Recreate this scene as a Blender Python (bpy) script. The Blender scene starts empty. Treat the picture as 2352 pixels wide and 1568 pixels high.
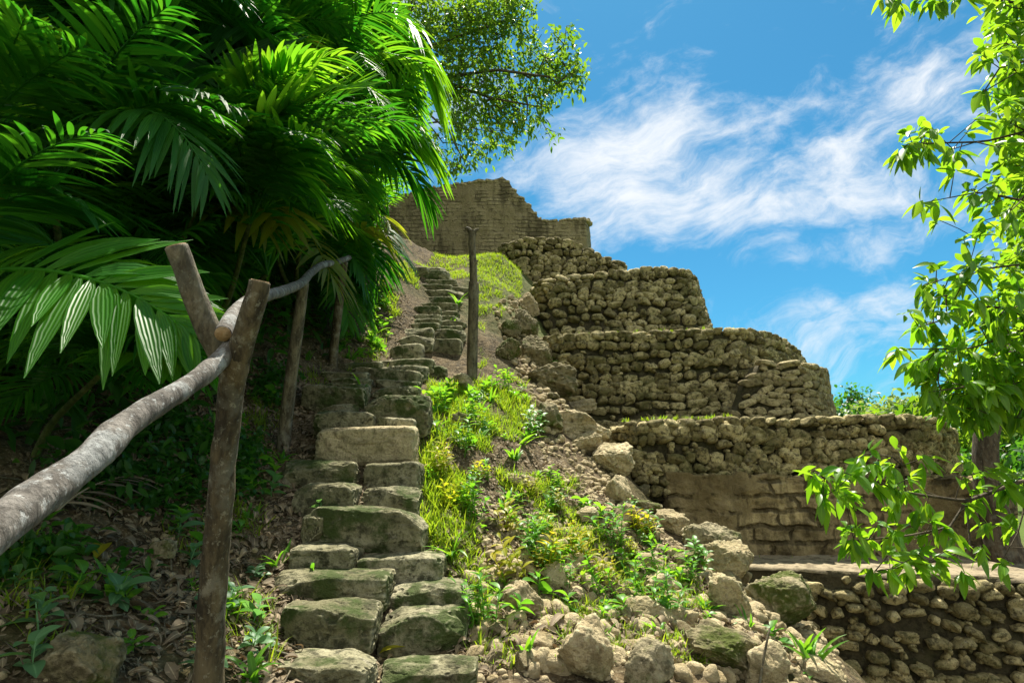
import bpy, bmesh, math, random
import numpy as np
from mathutils import Vector, Matrix

random.seed(5)
rng = np.random.default_rng(11)
PI = math.pi
scene = bpy.context.scene
COL = scene.collection

# ------------------------------------------------------------------ camera model
F = 569.0                       # focal length in pixels of a 1024 px wide frame
K = 1024 / 2352.0               # measurements below were taken on a 2352 px wide view
PITCH = math.radians(12.0)
CP, SP = math.cos(PITCH), math.sin(PITCH)
CAMZ = 1.3
CAM = np.array([0.0, 0.0, CAMZ])


def ray(X, Y):
    a = (X * K - 512) / F
    b = (341 - Y * K) / F
    return np.array([a, CP - SP * b, SP + CP * b])


def W(X, Y, d):
    return CAM + ray(X, Y) * d


def WY(X, Y, yy):
    r = ray(X, Y)
    return CAM + r * (yy / r[1])


def project(P):
    P = np.asarray(P) - CAM
    dep = P[..., 1] * CP + P[..., 2] * SP
    up = P[..., 2] * CP - P[..., 1] * SP
    dd = np.where(dep > .05, dep, .05)
    return (P[..., 0] / dd * F + 512) / K, (341 - up / dd * F) / K, dep


# ------------------------------------------------------------------ noise
def _h(ix, iy, iz, seed):
    n = (ix.astype(np.int64) * 374761393 + iy.astype(np.int64) * 668265263 + iz.astype(np.int64) * 2147483647 + seed * 1274126177) & 0xFFFFFFFF
    n = ((n ^ (n >> 13)) * 1274126177) & 0xFFFFFFFF
    n = (n ^ (n >> 16)) & 0xFFFF
    return n / 65535.0


def vnoise(p, seed=0):
    p = np.asarray(p, float)
    f = np.floor(p)
    t = p - f
    t = t * t * (3 - 2 * t)
    i = f.astype(np.int64)
    r = 0
    for dx in (0, 1):
        wx = t[:, 0] if dx else 1 - t[:, 0]
        for dy in (0, 1):
            wy = t[:, 1] if dy else 1 - t[:, 1]
            for dz in (0, 1):
                wz = t[:, 2] if dz else 1 - t[:, 2]
                r = r + wx * wy * wz * _h(i[:, 0] + dx, i[:, 1] + dy, i[:, 2] + dz, seed)
    return r * 2 - 1


def fbm(p, octv=4, seed=0, gain=.5):
    p = np.asarray(p, float)
    a, s, r = 1.0, 1.0, 0
    tot = 0
    for k in range(octv):
        r = r + a * vnoise(p * s + 17.3 * k, seed + k)
        tot += a
        a *= gain
        s *= 2.03
    return r / tot


def nrm(v):
    v = np.asarray(v, float)
    l = np.linalg.norm(v, axis=-1, keepdims=True)
    return v / np.where(l < 1e-9, 1, l)


# ------------------------------------------------------------------ mesh builder
class MB:
    def __init__(self):
        self.v, self.q, self.t, self.tone, self.side = [], [], [], [], []
        self.n = 0

    def add(self, v, quads=None, tris=None, tone=.5, side=0.0):
        v = np.asarray(v, float).reshape(-1, 3)
        m = len(v)
        self.v.append(v)
        self.tone.append(np.broadcast_to(np.asarray(tone, float), (m,)).copy())
        self.side.append(np.broadcast_to(np.asarray(side, float), (m,)).copy())
        if quads is not None and len(quads):
            self.q.append(np.asarray(quads, np.int64).reshape(-1, 4) + self.n)
        if tris is not None and len(tris):
            self.t.append(np.asarray(tris, np.int64).reshape(-1, 3) + self.n)
        self.n += m
        return self

    def verts(self):
        return np.concatenate(self.v) if self.v else np.zeros((0, 3))

    def mesh(self, name, mat, origin=(0, 0, 0), smooth=True):
        me = bpy.data.meshes.new(name)
        V = self.verts() - np.asarray(origin, float)
        Q = np.concatenate(self.q) if self.q else np.zeros((0, 4), np.int64)
        T = np.concatenate(self.t) if self.t else np.zeros((0, 3), np.int64)
        me.vertices.add(len(V))
        me.vertices.foreach_set('co', V.astype(np.float32).ravel())
        nl = Q.size + T.size
        me.loops.add(nl)
        me.loops.foreach_set('vertex_index', np.concatenate([Q.ravel(), T.ravel()]).astype(np.int32))
        me.polygons.add(len(Q) + len(T))
        st = np.concatenate([np.arange(len(Q)) * 4, Q.size + np.arange(len(T)) * 3]).astype(np.int32)
        me.polygons.foreach_set('loop_start', st)
        me.update(calc_edges=True)
        me.polygons.foreach_set('use_smooth', np.full(len(Q) + len(T), smooth, bool))
        for nm, dat in (('tone', self.tone), ('side', self.side)):
            at = me.attributes.new(nm, 'FLOAT', 'POINT')
            at.data.foreach_set('value', np.concatenate(dat).astype(np.float32))
        me.materials.append(mat)
        me.update()
        return me

    def build(self, name, mat, parent=None, origin=(0, 0, 0), smooth=True, parent_origin=(0, 0, 0)):
        o = bpy.data.objects.new(name, self.mesh(name, mat, origin, smooth))
        COL.objects.link(o)
        o.location = Vector(np.asarray(origin, float) - np.asarray(parent_origin, float))
        if parent is not None:
            o.parent = parent
        return o


def tag(o, label=None, cat=None, group=None, kind=None):
    if label: o['label'] = label
    if cat: o['category'] = cat
    if group: o['group'] = group
    if kind: o['kind'] = kind
    return o


def empty(name, loc):
    o = bpy.data.objects.new(name, None)
    COL.objects.link(o)
    o.location = Vector(np.asarray(loc, float))
    o.empty_display_size = .2
    return o


def place(name, me, M, parent=None):
    o = bpy.data.objects.new(name, me)
    COL.objects.link(o)
    if parent is not None:
        o.parent = parent
    o.matrix_local = M
    return o


_ico = {}


def ico(level):
    if level not in _ico:
        bm = bmesh.new()
        bmesh.ops.create_icosphere(bm, subdivisions=level, radius=1.0)
        bm.verts.ensure_lookup_table()
        v = np.array([x.co[:] for x in bm.verts])
        t = np.array([[y.index for y in f.verts] for f in bm.faces])
        bm.free()
        _ico[level] = (v, t)
    return _ico[level]


def rotm(ax, ay, az):
    return np.array(Matrix.Rotation(az, 3, 'Z') @ Matrix.Rotation(ay, 3, 'Y') @ Matrix.Rotation(ax, 3, 'X'))


def rock_verts(level, dims, seed, p=3.0, facets=6, rough=.12, fmin=.72, freq=1.6, pits=0.0):
    r = np.random.default_rng(seed)
    v, t = ico(level)
    d = v.copy()
    if p:
        d = d / (np.abs(d) ** p).sum(1, keepdims=True) ** (1 / p)
    for k in range(facets):
        n = nrm(r.normal(size=3))
        dist = r.uniform(fmin, fmin + .28)
        pr = d @ n
        d = d - np.outer(np.maximum(0, pr - dist) * .9, n)
    off = r.uniform(-50, 50, 3)
    disp = fbm(d * freq + off, 6 if level > 4 else 4, seed % 97, .6)
    disp += -.35 * np.abs(fbm(d * freq * 2.2 + off, 3, seed % 89 + 3))
    d = d * (1 + rough * disp)[:, None]
    if pits:
        c = vnoise(d * 6 + off, seed % 71)
        d = d * (1 - pits * np.clip(c - .35, 0, 1))[:, None]
    return d * np.asarray(dims), t


def tube(mb, pts, rad, sides=10, tone=.5, cap=True, rough=0.0, seed=0, sub=1, freq=4):
    pts = np.asarray(pts, float)
    rad = np.broadcast_to(np.asarray(rad, float), (len(pts),)).copy()
    if sub > 1:                                   # Catmull-Rom resampling
        n = len(pts)
        P = np.vstack([2 * pts[0] - pts[1], pts, 2 * pts[-1] - pts[-2]])
        out, ro = [], []
        for i in range(n - 1):
            for k in range(sub):
                u = k / sub
                a, b, c, d = P[i], P[i + 1], P[i + 2], P[i + 3]
                out.append(.5 * (2 * b + (c - a) * u + (2 * a - 5 * b + 4 * c - d) * u * u + (3 * b - a - 3 * c + d) * u ** 3))
                ro.append(rad[i] * (1 - u) + rad[i + 1] * u)
        out.append(pts[-1]); ro.append(rad[-1])
        pts, rad = np.array(out), np.array(ro)
    n = len(pts)
    T = nrm(np.gradient(pts, axis=0))
    ref = np.array([0, 0, 1.0]) if abs(T[0, 2]) < .9 else np.array([1.0, 0, 0])
    u = nrm(np.cross(T[0], ref))
    ang = np.arange(sides) * 2 * PI / sides
    V = np.zeros((n, sides, 3))
    for i in range(n):
        u = nrm(u - T[i] * np.dot(u, T[i]))
        w = np.cross(T[i], u)
        V[i] = pts[i] + rad[i] * (np.cos(ang)[:, None] * u + np.sin(ang)[:, None] * w)
    if rough:
        ctr = pts[:, None, :]
        dsp = fbm(V.reshape(-1, 3) * freq / max(rad.mean(), .01) * .05 + seed, 4, seed).reshape(n, sides, 1)
        V = ctr + (V - ctr) * (1 + rough * dsp * 1.6)
    i = np.arange(n - 1)[:, None] * sides
    j = np.arange(sides)[None, :]
    j2 = (j + 1) % sides
    Q = np.stack([i + j, i + j2, i + sides + j2, i + sides + j], -1).reshape(-1, 4)
    tr = []
    VV = V.reshape(-1, 3)
    if cap:
        VV = np.vstack([VV, pts[0], pts[-1]])
        a, b = n * sides, n * sides + 1
        for k in range(sides):
            tr.append((a, (k + 1) % sides, k))
            tr.append((b, (n - 1) * sides + k, (n - 1) * sides + (k + 1) % sides))
    mb.add(VV, Q, tr, tone)
    return mb


LEAF_ELL = np.array([.05, .55, .9, 1.0, .88, .55, .05])
LEAF_LANCE = np.array([.22, .75, 1.0, 1.0, .82, .5, .04])
LEAF_GRASS = np.array([.8, 1.0, .9, .7, .4, .04])


def leaves(mb, B, D, U, L, Wd, droop=0.2, fold=.25, tone=.5, prof=LEAF_ELL, curl=None):
    B = np.asarray(B, float).reshape(-1, 3)
    N = len(B)
    if N == 0: return
    D = nrm(np.broadcast_to(D, (N, 3)))
    U = np.broadcast_to(U, (N, 3))
    S = nrm(np.cross(D, U))
    U = nrm(np.cross(S, D))
    L = np.broadcast_to(L, (N,)); Wd = np.broadcast_to(Wd, (N,))
    droop = np.broadcast_to(droop, (N,)); tone = np.broadcast_to(tone, (N,))
    fold = np.broadcast_to(fold, (N,))
    m = len(prof)
    s = np.linspace(0, 1, m)
    G = np.array([0, 0, -1.0])
    C = B[:, None, :] + L[:, None, None] * (D[:, None, :] * s[None, :, None] + G * (droop[:, None, None] * (s ** 2)[None, :, None]))
    if curl is not None:
        C = C + U[:, None, :] * (np.asarray(curl)[:, None, None] * L[:, None, None] * (s * (s - 1) * 4)[None, :, None])
    wv = (Wd[:, None] * .5 * prof[None, :])[:, :, None]
    up = U[:, None, :] * fold[:, None, None] * wv
    Lf = C - S[:, None, :] * wv + up
    Rt = C + S[:, None, :] * wv + up
    V = np.stack([Lf, C, Rt], 2)                    # N,m,3,3
    base = (np.arange(N) * m * 3)[:, None, None]
    k = (np.arange(m - 1) * 3)[None, :, None]
    c = np.arange(2)[None, None, :]
    i0 = base + k + c
    Q = np.stack([i0, i0 + 1, i0 + 4, i0 + 3], -1).reshape(-1, 4)
    tn = np.repeat(tone, m * 3)
    sd = np.tile(np.array([-1.0, 0, 1.0]), N * m)
    mb.add(V.reshape(-1, 3), Q, None, tn, sd)


# ------------------------------------------------------------------ materials
def new_mat(name):
    m = bpy.data.materials.new(name)
    m.use_nodes = True
    nt = m.node_tree
    nt.nodes.clear()
    return m, nt


class NT:
    def __init__(self, nt):
        self.nt = nt

    def n(self, t, **kw):
        x = self.nt.nodes.new(t)
        for k, v in kw.items():
            if k in x.inputs.keys() and not hasattr(type(x), k):
                x.inputs[k].default_value = v
            else:
                setattr(x, k, v)
        return x

    def l(self, a, b):
        self.nt.links.new(a, b)

    def val(self, sock, v):
        if hasattr(v, 'is_output'):
            self.l(v, sock)
        else:
            sock.default_value = v

    def math(self, op, a, b=0.0, c=0.0, clamp=False):
        x = self.n('ShaderNodeMath', operation=op)
        x.use_clamp = clamp
        self.val(x.inputs[0], a); self.val(x.inputs[1], b)
        if op in ('MULTIPLY_ADD', 'SMOOTH_MIN', 'WRAP', 'COMPARE'): self.val(x.inputs[2], c)
        return x.outputs[0]

    def mix(self, f, a, b, bt='MIX'):
        x = self.n('ShaderNodeMix', data_type='RGBA', blend_type=bt)
        self.val(x.inputs[0], f)
        self.val(x.inputs[6], a if hasattr(a, 'is_output') else (*a, 1) if len(a) == 3 else a)
        self.val(x.inputs[7], b if hasattr(b, 'is_output') else (*b, 1) if len(b) == 3 else b)
        return x.outputs[2]

    def noise(self, vec, scale, detail=5, rough=.55, dist=0.0):
        x = self.n('ShaderNodeTexNoise')
        self.l(vec, x.inputs['Vector'])
        x.inputs['Scale'].default_value = scale
        x.inputs['Detail'].default_value = detail
        x.inputs['Roughness'].default_value = rough
        x.inputs['Distortion'].default_value = dist
        return x.outputs['Fac']

    def ramp(self, f, a, b):
        x = self.n('ShaderNodeMapRange')
        x.interpolation_type = 'SMOOTHSTEP'
        self.val(x.inputs[0], f)
        self.val(x.inputs[1], a); self.val(x.inputs[2], b)
        return x.outputs[0]

    def mapping(self, vec, scale=(1, 1, 1), rot=(0, 0, 0)):
        x = self.n('ShaderNodeMapping')
        self.l(vec, x.inputs[0])
        x.inputs['Scale'].default_value = scale
        x.inputs['Rotation'].default_value = rot
        return x.outputs[0]

    def attr(self, nm):
        return self.n('ShaderNodeAttribute', attribute_name=nm).outputs['Fac']

    def coords(self):
        tc = self.n('ShaderNodeTexCoord')
        oi = self.n('ShaderNodeObjectInfo')
        v = self.n('ShaderNodeVectorMath', operation='ADD')
        self.l(tc.outputs['Object'], v.inputs[0])
        s = self.n('ShaderNodeVectorMath', operation='SCALE')
        s.inputs[0].default_value = (37, 53, 71)
        self.l(oi.outputs['Random'], s.inputs['Scale'])
        self.l(s.outputs[0], v.inputs[1])
        return v.outputs[0], oi.outputs['Random']

    def finish(self, col, rough=.9, height=None, bstr=.5, bdist=.02, spec=.3):
        b = self.n('ShaderNodeBsdfPrincipled')
        self.val(b.inputs['Base Color'], col)
        self.val(b.inputs['Roughness'], rough)
        b.inputs['Specular IOR Level'].default_value = spec
        if height is not None:
            bp = self.n('ShaderNodeBump')
            bp.inputs['Strength'].default_value = bstr
            bp.inputs['Distance'].default_value = bdist
            self.l(height, bp.inputs['Height'])
            self.l(bp.outputs[0], b.inputs['Normal'])
        o = self.n('ShaderNodeOutputMaterial')
        self.l(b.outputs[0], o.inputs[0])


def leaf_mat(name, c0, c1, t0, t1, trans=.45, rough=.38, vein=.25, pleat=0.0, spot=0.0):
    m, nt = new_mat(name)
    g = NT(nt)
    vec, rnd = g.coords()
    tone = g.attr('tone')
    side = g.attr('side')
    f = g.math('ADD', g.math('MULTIPLY', tone, .75), g.math('MULTIPLY', rnd, .25))
    col = g.mix(f, c0, c1)
    tcol = g.mix(f, t0, t1)
    ns = g.noise(vec, 9, 3)
    col = g.mix(g.math('MULTIPLY', g.ramp(ns, .4, .7), .35), col, c1)
    ab = g.math('ABSOLUTE', side)
    if vein:
        vm = g.math('MULTIPLY', g.math('SUBTRACT', 1.0, g.ramp(ab, .0, .16)), vein)
        col = g.mix(vm, col, [min(1, x * 2.5 + .02) for x in c1])
    if pleat:
        pl = g.math('SINE', g.math('MULTIPLY', side, 17.0))
        pv = g.math('MULTIPLY_ADD', pl, pleat * .5, pleat * .5)
        col = g.mix(pv, col, [x * .45 for x in c0])
        tcol = g.mix(pv, tcol, [x * .45 for x in t0])
    if spot:
        sp = g.math('MULTIPLY', g.ramp(g.noise(vec, 14, 4, .6), .58, .7), spot)
        col = g.mix(sp, col, (.22, .13, .02))
        tcol = g.mix(sp, tcol, (.35, .2, .02))
    b = g.n('ShaderNodeBsdfPrincipled')
    g.l(col, b.inputs['Base Color'])
    b.inputs['Roughness'].default_value = rough
    b.inputs['Specular IOR Level'].default_value = .32
    if pleat:
        bp = g.n('ShaderNodeBump'); bp.inputs['Strength'].default_value = .35; bp.inputs['Distance'].default_value = .004
        g.l(pl, bp.inputs['Height']); g.l(bp.outputs[0], b.inputs['Normal'])
    tr = g.n('ShaderNodeBsdfTranslucent')
    g.l(tcol, tr.inputs[0])
    mx = g.n('ShaderNodeMixShader')
    mx.inputs[0].default_value = trans
    g.l(b.outputs[0], mx.inputs[1]); g.l(tr.outputs[0], mx.inputs[2])
    o = g.n('ShaderNodeOutputMaterial')
    g.l(mx.outputs[0], o.inputs[0])
    return m


def stone_mat(name, light, mid, dark, moss=(.05, .065, .012), moss_amt=.5, scale=1.0, lich=.3, bstr=.9, stain=.8, wear_highlight=.55):
    m, nt = new_mat(name)
    g = NT(nt)
    vec, rnd = g.coords()
    tone = g.attr('tone')
    n1 = g.noise(vec, 3.2 * scale, 8, .62)
    n2 = g.noise(vec, 13 * scale, 7, .65)
    n3 = g.noise(vec, 55 * scale, 5, .6)
    f = g.math('ADD', g.math('MULTIPLY', g.math('SUBTRACT', tone, .5), .7), n1)
    col = g.mix(g.ramp(f, .3, .72), mid, light)
    col = g.mix(g.math('MULTIPLY', g.ramp(n2, .47, .62), stain), col, dark)
    n6 = g.noise(vec, 27 * scale, 6, .7)
    col = g.mix(g.math('MULTIPLY', g.ramp(n6, .57, .66), stain * .85), col, dark)
    col = g.mix(g.math('MULTIPLY', g.ramp(n3, .5, .66), .5), col, [x * .5 for x in mid])
    if lich:
        n4 = g.noise(vec, 8 * scale, 6, .7, .6)
        col = g.mix(g.math('MULTIPLY', g.ramp(n4, .58, .68), lich), col, (.45, .42, .33))
    if moss_amt:
        n5 = g.noise(vec, 5 * scale, 7, .65)
        mm = g.math('ADD', n5, g.math('MULTIPLY', g.math('SUBTRACT', g.noise(vec, 1.3 * scale, 3), .5), .8))
        mm = g.math('MULTIPLY', g.ramp(mm, .46, .64), moss_amt)
        col = g.mix(mm, col, g.mix(n2, [x * .6 for x in moss], [x * 1.5 for x in moss]))
    if wear_highlight:                                   # edges rubbed bare, and rim highlights painted into the stone colour
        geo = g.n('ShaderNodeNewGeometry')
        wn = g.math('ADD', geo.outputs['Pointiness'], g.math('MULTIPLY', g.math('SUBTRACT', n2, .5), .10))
        col = g.mix(g.math('MULTIPLY', g.ramp(wn, .515, .575), wear_highlight), col, [min(.62, x * 1.2) for x in light])
    h = g.math('ADD', g.math('ADD', g.math('MULTIPLY', n2, 1.2), g.math('MULTIPLY', n6, .7)), g.math('MULTIPLY', n3, .5))
    g.finish(col, .92, h, bstr, .03, .2)
    return m


def bark_mat(name, c0, c1, lich=(.42, .45, .42), lam=.5, stretch=(1, 1, .25)):
    m, nt = new_mat(name)
    g = NT(nt)
    vec, rnd = g.coords()
    mv = g.mapping(vec, stretch)
    n1 = g.noise(mv, 22, 7, .65, .3)
    n2 = g.noise(vec, 7, 6, .65)
    n3 = g.noise(mv, 70, 5, .6)
    col = g.mix(g.ramp(n1, .35, .65), c0, c1)
    col = g.mix(g.math('MULTIPLY', g.ramp(n2, .53, .64), lam), col, lich)
    n4 = g.noise(vec, 3.5, 5, .7)
    col = g.mix(g.math('MULTIPLY', g.ramp(n4, .52, .68), .6), col, [x * .35 for x in c0])
    n5 = g.noise(vec, 40, 6, .7)
    col = g.mix(g.math('MULTIPLY', g.ramp(n5, .56, .63), lam * .8), col, lich)
    h = g.math('ADD', n1, g.math('MULTIPLY', n3, .5))
    g.finish(col, .85, h, .9, .016, .25)
    return m


def soil_mat():
    m, nt = new_mat('soil_and_litter')
    g = NT(nt)
    tc = g.n('ShaderNodeTexCoord')
    vec = tc.outputs['Object']
    n1 = g.noise(vec, 1.1, 6, .6)
    n2 = g.noise(vec, 9, 8, .68)
    n3 = g.noise(vec, 48, 6, .65)
    col = g.mix(g.ramp(n2, .36, .64), (.032, .024, .013), (.135, .10, .054))
    col = g.mix(g.math('MULTIPLY', g.ramp(n3, .5, .68), .6), col, (.34, .29, .19))
    col = g.mix(g.math('MULTIPLY', g.ramp(n1, .5, .62), .45), col, (.05, .055, .015))
    far = g.attr('tone')
    gn = g.noise(vec, .6, 6, .6)
    grass = g.mix(gn, (.05, .09, .015), (.11, .15, .03))
    col = g.mix(far, col, grass)
    vor = g.n('ShaderNodeTexVoronoi'); vor.inputs['Scale'].default_value = 26
    g.l(vec, vor.inputs['Vector'])
    h = g.math('ADD', g.math('ADD', n2, g.math('MULTIPLY', n3, .6)), g.math('MULTIPLY', vor.outputs['Distance'], .5))
    g.finish(col, .95, h, .8, .04, .15)
    return m


def plaster_mat(name, light, mid, dark, streak=.6, course=.5, cell=(.4, .16, .03), reveal=.6):
    m, nt = new_mat(name)
    g = NT(nt)
    vec, rnd = g.coords()
    n0 = g.noise(vec, 1.2, 7, .62)
    n1 = g.noise(g.mapping(vec, (1.6, 1.6, .30)), 1.5, 8, .68, .5)       # streaks running down the wall
    n3 = g.noise(vec, 26, 6, .65)
    n7 = g.noise(vec, 7, 7, .68)
    wv = g.n('ShaderNodeVectorMath', operation='MULTIPLY_ADD')
    nn = g.n('ShaderNodeTexNoise'); nn.inputs['Scale'].default_value = 3.0; nn.inputs['Detail'].default_value = 4
    g.l(vec, nn.inputs['Vector'])
    g.l(nn.outputs['Color'], wv.inputs[0]); wv.inputs[1].default_value = (.22, .22, .16); g.l(vec, wv.inputs[2])
    sp = g.n('ShaderNodeSeparateXYZ'); g.l(wv.outputs[0], sp.inputs[0])
    cb = g.n('ShaderNodeCombineXYZ'); g.l(g.math('ADD', sp.outputs[0], sp.outputs[1]), cb.inputs[0]); g.l(sp.outputs[2], cb.inputs[1])
    br = g.n('ShaderNodeTexBrick')
    br.offset = .43; br.squash = 1.35; br.squash_frequency = 3
    br.inputs['Scale'].default_value = 1.0
    br.inputs['Mortar Size'].default_value = cell[2]
    br.inputs['Mortar Smooth'].default_value = .8
    br.inputs['Brick Width'].default_value = cell[0]
    br.inputs['Row Height'].default_value = cell[1]
    br.inputs['Color1'].default_value = (0, 0, 0, 1); br.inputs['Color2'].default_value = (1, 1, 1, 1)
    g.l(cb.outputs[0], br.inputs['Vector'])
    sx = g.n('ShaderNodeSeparateColor'); g.l(br.outputs['Color'], sx.inputs[0])
    joint = br.outputs['Fac']
    bare = g.math('MULTIPLY', g.ramp(g.math('ADD', g.math('MULTIPLY', n0, .6), g.math('MULTIPLY', n7, .4)), .44, .56), reveal)   # where the coat has come off
    col = g.mix(g.ramp(n0, .32, .68), mid, light)
    stone = g.mix(sx.outputs[0], [x * .75 for x in mid], [min(1, x * 1.25) for x in light])
    stone = g.mix(g.math('MULTIPLY', joint, .85), stone, dark)
    col = g.mix(bare, col, stone)
    col = g.mix(g.math('MULTIPLY', g.ramp(g.math('ADD', n1, g.math('MULTIPLY', g.math('SUBTRACT', n0, .5), .5)), .44, .66), streak), col, dark)
    col = g.mix(g.math('MULTIPLY', g.ramp(n7, .52, .64), course), col, [x * .45 for x in mid])
    col = g.mix(g.math('MULTIPLY', g.ramp(n3, .52, .68), .5), col, [x * .6 for x in mid])
    h = g.math('ADD', g.math('ADD', g.math('MULTIPLY', g.math('MULTIPLY', joint, bare), -1.6), g.math('MULTIPLY', n7, 1.5)), g.math('MULTIPLY', n3, .6))
    g.finish(col, .93, h, .9, .05, .15)
    return m


M = {}
M['soil'] = soil_mat()
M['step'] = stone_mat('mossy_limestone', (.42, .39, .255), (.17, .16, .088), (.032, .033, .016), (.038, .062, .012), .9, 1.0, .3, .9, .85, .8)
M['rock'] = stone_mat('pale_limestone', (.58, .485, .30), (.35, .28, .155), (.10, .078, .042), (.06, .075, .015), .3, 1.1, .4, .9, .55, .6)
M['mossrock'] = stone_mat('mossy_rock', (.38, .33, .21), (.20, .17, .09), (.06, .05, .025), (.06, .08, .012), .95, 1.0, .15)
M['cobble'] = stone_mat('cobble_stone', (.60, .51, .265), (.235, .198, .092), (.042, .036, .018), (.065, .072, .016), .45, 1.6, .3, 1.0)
M['mortar'] = stone_mat('old_mortar', (.105, .09, .05), (.052, .044, .024), (.02, .017, .010), (.04, .045, .012), .4, 1.0, .1)
M['ashlar'] = stone_mat('dressed_stone', (.54, .45, .25), (.28, .23, .125), (.08, .064, .034), (.06, .06, .02), .3, 1.2, .25)
M['plaster'] = plaster_mat('weathered_plaster', (.50, .40, .21), (.17, .13, .062), (.032, .026, .014), .85, .6, (.42, .17, .035), .85)
M['topwall'] = plaster_mat('streaked_masonry', (.38, .325, .18), (.23, .195, .10), (.075, .064, .034), .8, .5, (.38, .115, .022), .65)
M['paving'] = stone_mat('terrace_paving', (.30, .25, .165), (.18, .145, .09), (.08, .062, .038), (.1, .1, .05), .15, .6, .2, .3)
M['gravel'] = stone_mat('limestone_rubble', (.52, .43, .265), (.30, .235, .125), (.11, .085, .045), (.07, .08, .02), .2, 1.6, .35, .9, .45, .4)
M['bark_rail'] = bark_mat('grey_bark', (.07, .062, .052), (.185, .17, .15), (.44, .46, .45), .6)
M['bark_post'] = bark_mat('brown_bark', (.03, .024, .014), (.125, .10, .055), (.33, .32, .24), .5)
M['bark_grey'] = bark_mat('pole_bark', (.055, .046, .03), (.18, .155, .10), (.36, .36, .28), .3)
M['cutwood'] = bark_mat('cut_wood', (.30, .19, .09), (.42, .30, .17), (.5, .4, .25), .3, (1, 1, 1))
M['trunk'] = bark_mat('tree_bark', (.045, .034, .022), (.12, .095, .062), (.3, .3, .24), .3)
M['twig'] = bark_mat('twig_bark', (.045, .035, .022), (.10, .08, .05), (.2, .2, .14), .2)
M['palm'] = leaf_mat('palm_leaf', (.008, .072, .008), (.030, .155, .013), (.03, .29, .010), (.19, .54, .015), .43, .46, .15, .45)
M['palm_lit'] = leaf_mat('palm_leaf_sun_tint', (.02, .13, .01), (.06, .24, .015), (.10, .48, .012), (.40, .76, .02), .5, .44, .15, .4)  # lit copy of the palm leaf, sunlight put into its brighter colours
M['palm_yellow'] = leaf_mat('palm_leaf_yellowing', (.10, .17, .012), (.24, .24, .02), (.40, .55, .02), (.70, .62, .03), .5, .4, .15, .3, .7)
M['stem'] = bark_mat('palm_stem', (.03, .05, .012), (.09, .12, .03), (.16, .17, .08), .3)
M['leaf_right'] = leaf_mat('glossy_leaf', (.04, .13, .012), (.12, .24, .02), (.24, .56, .015), (.55, .78, .03), .48, .35, .35)
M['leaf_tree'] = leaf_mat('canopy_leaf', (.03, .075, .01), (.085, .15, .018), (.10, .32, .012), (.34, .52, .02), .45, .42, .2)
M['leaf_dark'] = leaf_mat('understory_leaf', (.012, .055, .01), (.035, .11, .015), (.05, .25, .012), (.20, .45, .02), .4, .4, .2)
M['leaf_pale'] = leaf_mat('pale_leaf', (.08, .15, .03), (.16, .24, .05), (.30, .45, .05), (.45, .55, .08), .4, .6, .1)
M['weed'] = leaf_mat('weed_leaf', (.03, .13, .015), (.10, .25, .025), (.18, .52, .02), (.42, .70, .03), .45, .4, .4)
M['weed_yellow'] = leaf_mat('weed_leaf_yellow', (.16, .22, .015), (.36, .30, .02), (.45, .60, .02), (.75, .60, .03), .45, .45, .3)
M['weed_blue'] = leaf_mat('weed_leaf_bluish', (.06, .15, .07), (.12, .24, .10), (.16, .42, .08), (.28, .52, .10), .4, .45, .4)
M['grass'] = leaf_mat('grass_blade', (.07, .15, .012), (.20, .28, .02), (.24, .50, .015), (.56, .66, .03), .42, .5, .0)
M['litter'] = leaf_mat('dry_leaf', (.055, .038, .022), (.40, .32, .20), (.12, .07, .03), (.35, .22, .10), .2, .75, .3, 0, .3)
M['drypalm'] = leaf_mat('dry_palm_leaf', (.12, .085, .05), (.26, .20, .13), (.2, .13, .06), (.3, .2, .1), .2, .7, .3)

def resample(path, step):
    P = np.asarray(path, float)
    s = np.concatenate([[0], np.cumsum(np.linalg.norm(np.diff(P[:, :2], axis=0), axis=1))])
    n = max(4, int(s[-1] / step))
    u = np.linspace(0, s[-1], n + 1)
    return np.stack([np.interp(u, s, P[:, k]) for k in range(P.shape[1])], 1), u


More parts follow.
